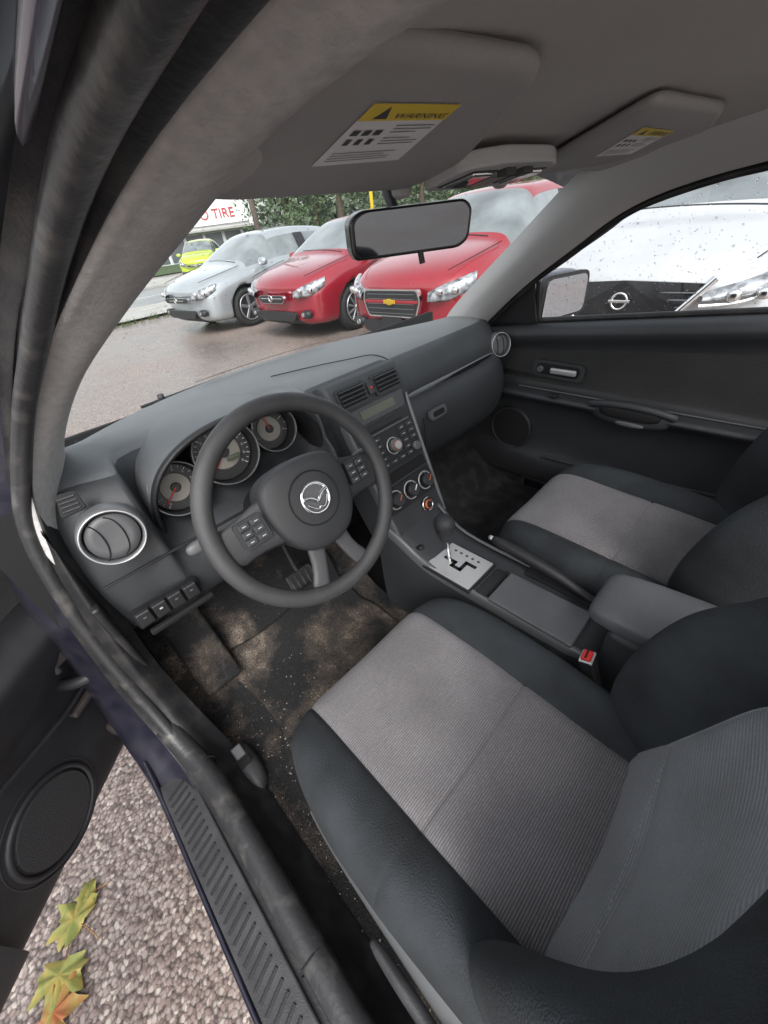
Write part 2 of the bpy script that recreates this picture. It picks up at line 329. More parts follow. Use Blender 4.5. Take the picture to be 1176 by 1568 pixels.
# ---------------- windshield
base=[(-.66,.50),(-.49,.60),(-.35,.65),(-.18,.67),(0,.67),(.2,.64),(.32,.60),(.44,.53),(.60,.43)]
hdr=[(-.46,-.04),(-.38,-.03),(-.26,-.01),(-.12,.0),(0,.0),(.15,.0),(.26,-.01),(.38,-.05),(.47,-.08)]
secs=[]
for (a,b) in zip(base,hdr):
    s=[]
    for t in (0,.25,.5,.75,1):
        s.append((a[0]+(b[0]-a[0])*t,a[1]+(b[1]-a[1])*t+.0,.68+(1.045-.68)*t+.02*math.sin(math.pi*t)))
    secs.append(s)
loft('windshield',secs,M['glass'],None,sub=1)
loft('wiper_cowl',[[(a[0]*1.02,a[1]+.01,.675),(a[0]*1.03,a[1]+.05,.645),(a[0]*1.03,a[1]+.14,.59)] for a in base],M['black'],None,sub=1)
wp=empty('windshield_wiper');tube('arm',[(-.42,.69,.668),(-.2,.72,.668),(.05,.72,.665)],.004,M['black'],wp);cyl('pivot',(-.36,.70,.672),.009,.02,M['black'],wp)
M['drop']=glassm('water_drop',(.80,.83,.84),.22,.08)
def drops(name,fn,n,r0,r1,seed):
    rnd=random.Random(seed);vs=[];fs=[]
    for k in range(n):
        c,nn=fn(rnd);r=rnd.uniform(r0,r1)*(1 if rnd.random()<.85 else 1.6);t=nn.orthogonal().normalized();b=nn.cross(t);s0=len(vs)
        for (q,h) in ((1,0),(.75,.35)):
            for j in range(8):
                a=2*math.pi*j/8;vs.append(c+t*math.cos(a)*r*q+b*math.sin(a)*r*q+nn*h*r)
        vs.append(c+nn*.45*r)
        for j in range(8):
            fs.append((s0+j,s0+(j+1)%8,s0+8+(j+1)%8,s0+8+j));fs.append((s0+8+j,s0+8+(j+1)%8,s0+16))
    mesh(name,vs,fs,M['drop'],None)
def wsp(r):
    t=r.random();i=r.random()*7.99;k=int(i);f=i-k
    a=lerp(base[k],base[k+1],f);b=lerp(hdr[k],hdr[k+1],f)
    return V((a[0]+(b[0]-a[0])*t,a[1]+(b[1]-a[1])*t+.002,.685+(1.045-.68)*t+.02*math.sin(math.pi*t))),V((0,.45,.89))
drops('rain_drops',wsp,420,.0008,.0022,5)
# ================================================================ DASHBOARD
dash=empty('dashboard')
def prof(x):
    yb=interp([(p[0],p[1]) for p in base],x)
    e=max(0,abs(x)-.6)*.6
    pas=[(yb,.683),((yb+.33)/2+.03,.70),(.345,.705),(.285,.692),(.248,.655),(.232,.60),(.236,.583),(.21,.572),(.182,.50),(.19,.40),(.25,.32),(.45,.29)]
    drv=[(yb,.683),((yb+.36)/2+.03,.70),(.40,.704),(.350,.702),(.343,.62),(.30,.545),(.245,.535),(.205,.52),(.192,.47),(.197,.40),(.24,.375),(.45,.33)]
    lft=[(yb,.683),((yb+.33)/2+.03,.70),(.34,.703),(.27,.692),(.225,.665),(.200,.60),(.196,.57),(.188,.55),(.186,.48),(.195,.385),(.23,.365),(.45,.33)]
    p=drv if -.578<x<-.162 else (lft if x<-.3 else pas)
    if -.15<x<.12: p=[p[0],p[1],p[2],(.30,.695),(.27,.66),(.26,.6),(.26,.58),(.25,.56),(.24,.5),(.22,.4),(.26,.32),(.45,.29)]
    return [(x,y+e,z-max(0,abs(x)-.66)*.4) for y,z in p]
xs=[-.718,-.70,-.66,-.62,-.59,-.58,-.577,-.5,-.37,-.24,-.163,-.16,-.15,-.149,-.12,0,.10,.119,.121,.14,.22,.34,.46,.56,.62,.66,.695,.71]
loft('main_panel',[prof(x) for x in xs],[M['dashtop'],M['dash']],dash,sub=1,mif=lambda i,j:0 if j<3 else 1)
tube('top_seam',[(-.15,.44,.7055),(-.05,.40,.7065),(.05,.345,.7065),(.12,.325,.7045),(.14,.27,.682),(.145,.245,.63)],.0013,M['void'],dash)
def arch(y,xc,hw,z0,h,n=28,pw=.75):
    s=[]
    for k in range(n+1):
        a=math.pi*k/n;s.append((xc-hw*math.copysign(abs(math.cos(a))**.85,math.cos(a)),y+.035*(1-math.sin(a)) if y<.3 else y,z0+h*math.sin(a)**pw))
    return s
xc=-.365
hs=[arch(.56,xc,.16,.60,.085),arch(.48,xc,.185,.59,.113),arch(.42,xc,.20,.58,.133),arch(.36,xc,.207,.565,.160),arch(.27,xc,.21,.54,.19),arch(.222,xc,.21,.53,.203),arch(.215,xc,.207,.53,.200),arch(.217,xc,.198,.535,.184),arch(.26,xc,.19,.54,.170),arch(.33,xc,.18,.55,.15)]
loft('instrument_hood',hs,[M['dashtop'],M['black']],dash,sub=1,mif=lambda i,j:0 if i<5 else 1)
poly('cluster_backing',[(-.2,-.12),(.2,-.12),(.2,.03),(.12,.085),(-.12,.085),(-.2,.03)],M['void'],.004,dash,loc=(xc,.333,.61),rot=(rad(85),0,0))
def gauge(nm,x,z,r,a0,a1,n,needle):
    g=empty(nm,(x,.285,z),(rad(72),0,rad(-4)),dash)
    secs=[]
    for rr,zz in ((r*1.0,-.02),(r*1.05,.02),(r*1.1,.03),(r*1.13,.025),(r*1.14,-.01)):
        secs.append([(rr*math.cos(2*math.pi*k/48),rr*math.sin(2*math.pi*k/48),zz) for k in range(48)])
    loft('pod',secs,M['black'],g,sub=0,closed=True)
    torus('chrome_ring',(0,0,.03),r*1.09,.0015,M['satin'],g)
    cyl('face',(0,0,-.012),r*1.0,.004,M['dialo'],g);cyl('inner_face',(0,0,-.009),r*.62,.003,M['dial'],g);cyl('centre',(0,0,-.006),r*.2,.006,M['black'],g)
    for k in range(n):
        a=a0+(a1-a0)*k/(n-1)
        rbox('tick_%d'%k,(r*.88*math.cos(a),r*.88*math.sin(a),-.0095),(r*(.12 if k%2==0 else .07),r*.018,.001),M['white'],g,0,rot=(0,0,a))
        if k%2==0: rbox('numeral_%d'%k,(r*.74*math.cos(a),r*.74*math.sin(a),-.0095),(r*.07,r*.09,.0008),M['dial'],g,0)
    rbox('needle',(r*.4*math.cos(needle),r*.4*math.sin(needle),-.003),(r*.8,r*.04,.002),M['red'],g,0,rot=(0,0,needle))
gauge('tachometer',-.505,.612,.049,rad(230),rad(-20),17,rad(220))
gauge('speedometer',-.388,.640,.062,rad(225),rad(-45),25,rad(224))
gauge('fuel_gauge',-.268,.645,.047,rad(200),rad(-20),11,rad(100))
rbox('odometer_lcd',(-.375,.275,.625),(.03,.002,.01),M['lcd'],dash,0,rot=(rad(-18),0,0))
def rvent(c,r,rot):
    g=empty('round_air_vent',c,rot,dash)
    secs=[]
    for rr,zz in ((r*.98,-.03),(r*.98,.004),(r*1.04,.010),(r*1.12,.009),(r*1.18,-.004),(r*1.2,-.03)):
        secs.append([(rr*math.cos(2*math.pi*k/48),rr*math.sin(2*math.pi*k/48),zz) for k in range(48)])
    loft('bezel',secs,M['satin'],g,sub=0,closed=True)
    torus('bezel_edge',(0,0,.009),r*1.07,.0012,M['silver'],g)
    cyl('bowl',(0,0,-.012),r*.98,.006,M['void'],g)
    loft('dish',[[(rr*math.cos(2*math.pi*k/40),rr*math.sin(2*math.pi*k/40),zz) for k in range(40)] for rr,zz in ((r*.92,-.004),(r*.9,.004),(r*.6,.0035),(r*.2,.002),(.0005,.002))],M['grey'],g,sub=0,closed=True)
    for off in (-.55,.15):
        tube('vane_%d'%int(off*10),[(off*r+.35*r*(1-(q/80)**2)-.1*r,r*.86*math.sin(rad(q)),.0045) for q in range(-80,81,20)],.0011,M['void'],g)
rvent((-.643,.185,.630),.043,(rad(78),0,rad(-6)))
rvent((.635,.235,.605),.036,(rad(76),0,rad(-20)))
g=empty('demister_vent',(-.668,.232,.690),(rad(55),0,rad(-10)),dash)
poly('frame',[(-.018,-.018),(.020,-.014),(.016,.018),(-.010,.020)],M['void'],.006,g,rounded=.006)
for k in range(4): rbox('slat_%d'%k,(.001,-.010+k*.007,.004),(.026,.0025,.003),M['dash'],g,.001,rot=(.5,0,0))
g=empty('switch_panel',(-.632,.183,.452),(rad(88),0,rad(-2)),dash)
poly('recess',[(-.062,-.024),(.062,-.024),(.062,.024),(-.062,.024)],M['gloss'],.006,g,rounded=.006)
for k in range(4):
    rbox('button_%d'%k,(-.045+k*.03,0,.006),(.026,.032,.012),M['black'],g,.003)
    rbox('mark_%d'%k,(-.045+k*.03,.004,.0126),(.006,.003,.0006),M['mark'] if k==1 else M['satin'],g,0)
rbox('coin_tray_slot',(-.62,.186,.405),(.13,.012,.012),M['void'],dash,.003)
rbox('trim_edge',(-.45,.190,.545),(.5,.006,.004),M['black'],dash,.001)
loft('defroster_slot',[[(x,y,.7075),(x,y+.014,.7055)] for x,y in ((-.30,.60),(-.15,.61),(0,.605),(.15,.58))],M['void'],dash,sub=1)
loft('trim_strip',[[(x,y-.004,z+.010),(x,y-.009,z+.003),(x,y-.009,z-.005),(x,y-.004,z-.010)] for x,y,z in ((.125,.226,.592),(.3,.226,.590),(.45,.226,.590),(.57,.228,.592))],M['satin'],dash,sub=2)
loft('gloss_strip',[[(x,y-.011,z+h),(x,y-.013,z),(x,y-.011,z-h)] for x,y,z,h in ((.24,.226,.592,.001),(.36,.226,.592,.006),(.5,.226,.593,.007),(.56,.228,.596,.002))],M['gloss'],dash,sub=2)
g=empty('glovebox_latch',(.215,.182,.525),(rad(75),0,0),dash)
poly('bezel',[(-.038,-.015),(.038,-.015),(.038,.015),(-.038,.015)],M['satin'],.010,g,rounded=.013);poly('pull',[(-.024,-.008),(.024,-.008),(.024,.008),(-.024,.008)],M['void'],.004,g,loc=(0,0,.006),rounded=.007)
tube('glovebox_seam',[(.15,.183,.53),(.15,.176,.5),(.155,.186,.38),(.3,.24,.325)],.0015,M['void'],dash)
# ---------------- centre stack
st=empty('centre_stack',(0,.095,.34),(rad(66.4),0,0),dash)
secs=[]
for yl,hw,d in ((-.05,.090,.004),(0,.094,.0),(.1,.099,0),(.2,.104,0),(.28,.108,0),(.33,.112,0),(.385,.118,-.004),(.395,.118,-.02)):
    secs.append([(-hw-.012,yl,-.12),(-hw-.010,yl,-.01+d),(-hw-.004,yl,.003+d),(-hw,yl,.004+d),(hw,yl,.004+d),(hw+.004,yl,.003+d),(hw+.010,yl,-.01+d),(hw+.012,yl,-.12)])
loft('stack_body',secs,M['dash'],st,sub=0)
for sg in (-1,1):
    loft('side_trim_%d'%sg,[[(sg*(hw-.002),yl,.0045),(sg*(hw+.002),yl,.010),(sg*(hw+.009),yl,.009),(sg*(hw+.013),yl,-.012)] for yl,hw in ((-.06,.090),(0,.094),(.1,.099),(.2,.104),(.30,.110))],M['satin'],st,sub=1)
for sx in (-.06,.06):
    v=empty('centre_vent',(sx,.348,.004),(0,0,0),st)
    poly('frame',[(-.047,-.027),(.047,-.027),(.047,.027),(-.047,.027)],M['dash'],.012,v,rounded=.008)
    poly('cavity',[(-.041,-.021),(.041,-.021),(.041,.021),(-.041,.021)],M['void'],.003,v,loc=(0,0,.0055),rounded=.005)
    for k in range(4): rbox('slat_%d'%k,(0,-.0155+k*.0103,.009),(.08,.0035,.007),M['dash'],v,.001,rot=(-.5,0,0))
rbox('hazard_switch',(0,.348,.012),(.018,.034,.008),M['dash'],st,.003);rbox('hazard_mark',(0,.348,.0165),(.006,.006,.0008),M['red'],st,0,rot=(0,0,.78))
poly('display_bezel',[(-.09,-.022),(.09,-.022),(.1,.02),(-.1,.02)],M['gloss'],.01,st,loc=(0,.293,.004),rounded=.006)
rbox('display_lcd',(0,.293,.0098),(.12,.022,.001),M['lcd'],st,0)
poly('audio_panel',[(-.092,-.066),(.092,-.066),(.097,.064),(-.097,.064)],M['black'],.010,st,loc=(0,.198,.004),rounded=.006)
rbox('cd_slot',(0,.245,.010),(.12,.004,.002),M['void'],st,0);rbox('cd_lip',(0,.237,.0105),(.17,.004,.004),M['satin'],st,.001)
torus('volume_ring',(0,.188,.010),.0215,.0018,M['silver'],st);cyl('volume_knob',(0,.188,.018),.018,.022,M['satin'],st);cyl('volume_cap',(0,.188,.0295),.0125,.002,M['orange'],st);cyl('volume_cap_in',(0,.188,.0308),.0108,.002,M['silver'],st)
cyl('tune_knob',(.070,.158,.016),.012,.016,M['satin'],st)
for r,yy in enumerate((.222,.204,.186,.168,.150)):
    for k in range(6):
        x=-.078+k*.0312
        if abs(x)<.024 and r in(0,1,2,3): continue
        if r>=3 and k==5: continue
        rbox('audio_button_%d_%d'%(r,k),(x,yy,.0105),(.026,.0125,.005),M['dash'],st,.0015)
        rbox('audio_mark_%d_%d'%(r,k),(x,yy,.0134),(.009,.0018,.0006),M['mark'],st,0)
poly('cubby',[(-.088,-.014),(.088,-.014),(.089,.014),(-.089,.014)],M['void'],.003,st,loc=(0,.112,.0065),rounded=.004)
rbox('cubby_lip',(0,.096,.008),(.176,.004,.006),M['dash'],st,.001)
poly('climate_panel',[(-.090,-.036),(.090,-.036),(.091,.034),(-.091,.034)],M['black'],.008,st,loc=(0,.055,.004),rounded=.008)
for k in range(3):
    x=-.061+k*.061
    torus('climate_ring_%d'%k,(x,.055,.009),.0250,.0018,M['silver'],st);cyl('climate_knob_%d'%k,(x,.055,.016),.0185,.02,M['black'],st);cyl('climate_cap_%d'%k,(x,.055,.0265),.0165,.002,M['dash'],st)
    rbox('climate_mark_%d'%k,(x+.005,.060,.028),(.017,.003,.001),M['orange'] if k!=1 else M['white'],st,0,rot=(0,0,.8))
    for q in range(8):
        a=rad(-40+q*37);rbox('climate_tick_%d_%d'%(k,q),(x+.0218*math.cos(a),.055+.0218*math.sin(a),.0083),(.003,.0012,.0006),M['mark'],st,0,rot=(0,0,a))
cyl('lighter_well',(.035,-.010,.006),.019,.01,M['void'],st);torus('lighter_ring',(.035,-.010,.011),.019,.003,M['chrome'],st)
cyl('lighter_knob',(.035,-.010,.014),.013,.008,M['orange'],st);cyl('lighter_cap',(.035,-.010,.019),.010,.004,M['black'],st)
# ================================================================ STEERING WHEEL
sw=empty('steering_wheel',(-.375,0,.625),(rad(65),0,0))
torus('rim',(0,0,0),.171,.0155,M['leather'],sw,seg=96,ms=16,sq=.9)
def spoke(nm,pts,ws,m,dz=.0,th=.012):
    secs=[]
    for i,(p,w) in enumerate(zip(pts,ws)):
        p=V(p);q=V(pts[min(i+1,len(pts)-1)])-V(pts[max(i-1,0)]);q=V((q.x,q.y,0)).normalized();n=V((-q.y,q.x,0))
        secs.append([tuple(p+n*w+V((0,0,-th))),tuple(p+n*w),tuple(p+n*w*.7+V((0,0,.004+dz))),tuple(p-n*w*.7+V((0,0,.004+dz))),tuple(p-n*w),tuple(p-n*w+V((0,0,-th)))])
    loft(nm,secs,m,sw,sub=1,closed=True,caps=True)
spoke('spoke_left',[(-.05,.0,.012),(-.09,.0,.004),(-.13,-.006,-.002),(-.168,-.012,-.002)],[.056,.040,.034,.040],M['pad'])
spoke('spoke_right',[(.05,.0,.012),(.09,.0,.004),(.13,-.006,-.002),(.168,-.012,-.002)],[.056,.040,.034,.040],M['pad'])
for sg in (-1,1):
    spoke('spoke_low_%d'%sg,[(sg*.022,-.05,.006),(sg*.027,-.09,.0),(sg*.038,-.13,-.003),(sg*.056,-.162,-.003)],[.022,.016,.014,.022],M['spoke'])
spoke('spoke_low_web',[(0,-.05,.002),(0,-.085,-.004),(0,-.1,-.01)],[.03,.03,.02],M['pad'])
pp=[(-.072,.045),(-.05,.062),(0,.068),(.05,.062),(.072,.045),(.074,.0),(.062,-.045),(.035,-.072),(0,-.078),(-.035,-.072),(-.062,-.045),(-.074,.0)]
loft('airbag_pad',[[(x*s*1.13,y*s*1.13,z) for x,y in pp] for s,z in ((1.0,-.03),(1.03,.008),(1.0,.020),(.93,.027),(.6,.033),(.3,.035),(.01,.035))],M['pad'],sw,sub=2,closed=True)
torus('emblem_groove',(0,.004,.034),.046,.0013,M['void'],sw)
torus('emblem_ring',(0,.004,.038),.0255,.0026,M['chrome'],sw,sq=.6)
cyl('emblem_disc',(0,.004,.0365),.025,.002,M['grey'],sw)
tube('emblem_wing',[(-.023,.011,.040),(-.013,.010,.0405),(-.006,.004,.0405),(0,-.003,.0405),(.006,.004,.0405),(.013,.010,.0405),(.023,.011,.040)],.0034,M['chrome'],sw)
tube('emblem_wing_low',[(-.021,.0,.040),(-.014,-.009,.0405),(-.004,-.016,.0405),(0,-.010,.0405),(.004,-.016,.0405),(.014,-.009,.0405),(.021,.0,.040)],.002,M['chrome'],sw)
for sg in (-1,1):
    poly('button_pod_%d'%sg,[(-.024,-.022),(.024,-.026),(.026,.02),(-.022,.022)] if sg>0 else [(-.024,-.026),(.024,-.022),(.022,.022),(-.026,.02)],M['black'],.008,sw,loc=(sg*.110,.006,.011),rot=(0,sg*.12,0),rounded=.006)
    for r in range(3):
        for k in range(2):
            rbox('pod_button_%d_%d_%d'%(sg,r,k),(sg*.110-.011+k*.021,.018-r*.0135,.0165),(.018,.011,.004),M['dash'],sw,.002)
            rbox('pod_mark_%d_%d_%d'%(sg,r,k),(sg*.110-.011+k*.021,.018-r*.0135,.0188),(.006,.0013,.0006),M['mark'],sw,0)
col=empty('steering_column',(-.375,0,.625),(rad(65),0,0))
loft('shroud',[[(w*math.cos(a),-.01+h*math.sin(a),z) for a in [2*math.pi*k/20 for k in range(20)]] for w,h,z in ((.045,.045,-.03),(.062,.055,-.05),(.065,.06,-.12),(.07,.065,-.24))],M['black'],col,sub=1,closed=True,caps=True)
for sg in (-1,1):
    tube('stalk_%d'%sg,[(sg*.05,.0,-.07),(sg*.12,.01,-.06),(sg*.165,.015,-.05)],.0075,M['black'],col);blob('stalk_tip_%d'%sg,(sg*.175,.016,-.048),(.026,.011,.009),M['grey'],col)
pd=empty('brake_pedal');rbox('pad',(-.31,.30,.17),(.09,.012,.055),M['black'],pd,.006,rot=(-.5,0,0))
for k in range(5): rbox('rib_%d'%k,(-.345+k*.018,.292,.172),(.005,.008,.045),M['bead'],pd,.001,rot=(-.5,0,0))
tube('arm',[(-.31,.31,.18),(-.31,.36,.27),(-.31,.37,.4)],.009,M['black'],pd)
pd=empty('accelerator_pedal');rbox('pad',(-.21,.31,.13),(.045,.012,.12),M['black'],pd,.006,rot=(-.4,0,0));tube('arm',[(-.21,.32,.17),(-.21,.38,.3)],.006,M['black'],pd)
# ================================================================ CONSOLE
con=empty('centre_console')
cs=[(.14,.335,.10),(.10,.325,.098),(.05,.295,.092),(.0,.262,.09),(-.06,.252,.088),(-.2,.25,.086),(-.44,.25,.084),(-.46,.24,.08),(-.465,.15,.08)]
xo=-.012
loft('console_body',[[(xo-w-.012,y,0.0),(xo-w-.008,y,z-.05),(xo-w,y,z-.006),(xo-w+.008,y,z),(xo+w-.008,y,z),(xo+w,y,z-.006),(xo+w+.008,y,z-.05),(xo+w+.012,y,0.0)] for y,z,w in cs],M['dash'],con,sub=1)
for sg in (-1,1):
    loft('console_edge_%d'%sg,[[(xo+sg*(w-.012),y,z+.001),(xo+sg*(w-.008),y,z+.005),(xo+sg*(w+.001),y,z+.003),(xo+sg*(w+.005),y,z-.02)] for y,z,w in cs[:7]],M['satin'],con,sub=1)
gx,gy=-.044,-.086
rbox('gate_plate',(gx,gy,.2555),(.114,.138,.008),M['silver'],con,.003)
rbox('gate_surround',(gx,gy,.2525),(.124,.149,.009),M['black'],con,.003)
pts=[(-.045,-.045),(-.045,-.075),(-.06,-.075),(-.06,-.1),(-.03,-.1),(-.03,-.125)]
for a,b in zip(pts,pts[1:]):
    rbox('gate_slot',((a[0]+b[0])/2,(a[1]+b[1])/2,.2597),(abs(a[0]-b[0])+.010,abs(a[1]-b[1])+.010,.001),M['void'],con,0)
for k in range(5): rbox('gate_letter_%d'%k,(-.008,-.050-k*.018,.2600),(.006,.007,.0008),M['ink'],con,0)
sh=empty('gear_shifter')
tube('rod',[(-.045,-.06,.25),(-.047,-.05,.31),(-.048,-.045,.345)],.006,M['chrome'],sh)
loft('knob',[[(-.048+r*math.cos(2*math.pi*k/24),-.043+r*1.15*math.sin(2*math.pi*k/24),z) for k in range(24)] for r,z in ((.010,.322),(.014,.332),(.021,.350),(.0255,.370),(.025,.386),(.018,.398),(.008,.402),(.001,.402))],M['pad'],sh,sub=1,closed=True)
rbox('knob_button',(-.070,-.043,.368),(.008,.012,.02),M['black'],sh,.003)
rbox('cup_cover',(-.042,-.305,.2555),(.108,.20,.012),M['armlid'],con,.004)
tube('cover_seam',[(-.094,-.2,.2625),(.01,-.2,.2625)],.0012,M['void'],con)
rbox('tray',(-.042,-.185,.253),(.1,.03,.008),M['black'],con,.003)
rbox('side_button',(-.075,.02,.28),(.018,.02,.012),M['black'],con,.004,rot=(-.5,0,0))
hb=empty('hand_brake')
loft('lever',[[(.048+r*math.cos(a),y,z+r*1.15*math.sin(a)) for a in [2*math.pi*k/16 for k in range(16)]] for r,y,z in ((.004,-.125,.305),(.011,-.13,.305),(.0145,-.16,.302),(.0155,-.23,.295),(.0145,-.30,.285),(.010,-.34,.272),(.010,-.42,.25))],M['black'],hb,sub=1,closed=True,caps=True)
cyl('button',(.048,-.122,.306),.006,.012,M['silver'],hb,rot=(rad(90),0,0))
rbox('slot',(.05,-.33,.254),(.034,.20,.006),M['void'],hb,.002)
ar=empty('armrest')
loft('lid',[[(-.018+w*math.copysign(abs(math.cos(a))**.45,math.cos(a)),y,z+h*math.copysign(abs(math.sin(a))**.5,math.sin(a))) for a in [2*math.pi*k/28 for k in range(28)]] for w,h,y,z in ((.045,.006,-.405,.355),(.062,.018,-.412,.358),(.07,.024,-.44,.362),(.074,.026,-.55,.368),(.076,.026,-.7,.37),(.07,.02,-.76,.37))],M['armlid'],ar,sub=1,closed=True,caps=True)
rbox('bin',(-.018,-.60,.24),(.13,.30,.2),M['dash'],ar,.015)
rbox('latch',(-.02,-.409,.335),(.04,.01,.02),M['black'],ar,.003)
# ================================================================ FLOOR
fl=empty('car_floor')
def fz(x,y):
    z=.012+noise.noise(V((x*9,y*9,0)))*.006
    if y>.22: z+=(y-.22)*.9
    if x<-.64: z+=(-.64-x)*.4
    return z
xsf=[-.74+ k*.0375 for k in range(18)]
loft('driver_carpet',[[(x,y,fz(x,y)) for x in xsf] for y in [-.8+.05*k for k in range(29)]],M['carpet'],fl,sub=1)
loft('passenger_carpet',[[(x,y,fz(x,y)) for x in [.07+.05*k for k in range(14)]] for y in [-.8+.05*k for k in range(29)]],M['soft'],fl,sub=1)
def fm(x,y): return fz(x,y)+.012+noise.noise(V((x*16,y*16,7)))*.006
loft('floor_mat',[[(x+.012*math.sin(y*14),y+(.012*math.sin(x*18)),fm(x,y)) for x in [-.60+.0355*k for k in range(13)]] for y in [-.18+.04*k for k in range(13)]],M['mat'],fl,sub=1,solid=.008)
rbox('dead_pedal',(-.63,.33,.16),(.10,.03,.26),M['carpet'],fl,.01,rot=(-.75,0,0))
rbox('firewall',(0,.62,.3),(1.46,.02,.75),M['void'],fl,.0)
rbox('kick_panel',(-.733,.38,.25),(.016,.34,.5),M['soft'],fl,.006);rbox('kick_panel_right',(.73,.38,.25),(.02,.5,.5),M['soft'],fl,.006)
rbox('underbody',(0,-.1,-.1),(1.5,1.6,.08),M['void'],fl,.02)
fr=empty('fuel_release_lever',(-.688,.035,.048))
loft('housing',[[(w*math.cos(a),y,h*max(0,math.sin(a))-.01) for a in [math.pi*k/10 for k in range(11)]] for w,h,y in ((.004,.004,-.07),(.022,.022,-.055),(.028,.032,-.01),(.026,.03,.03),(.018,.02,.055),(.004,.004,.062))],M['scuff'],fr,sub=1)
rbox('lever',(.0,.024,.022),(.024,.030,.010),M['grey'],fr,.004,rot=(.35,0,0));rbox('pit',(0,-.004,.021),(.026,.020,.003),M['void'],fr,0)
vs=[];fs=[]
for k in range(650):
    x=random.uniform(-.71,-.36) if k%3 else random.gauss(-.66,.03);y=random.gauss(.05,.20) if k%3 else random.uniform(-.5,.2)
    s=random.uniform(.0008,.0030);z=fz(x,y)+(.020 if x>-.6 and y>-.18 else .004);b=len(vs)
    o_=[V((random.uniform(-1,1),random.uniform(-1,1),random.uniform(-.6,.6)))*s for _ in range(4)]
    vs+=[V((x,y,z))+q for q in o_];fs+=[(b,b+1,b+2),(b,b+1,b+3),(b+1,b+2,b+3),(b,b+2,b+3)]
mesh('floor_debris',vs,fs,M['crumb'],None,smooth=False)
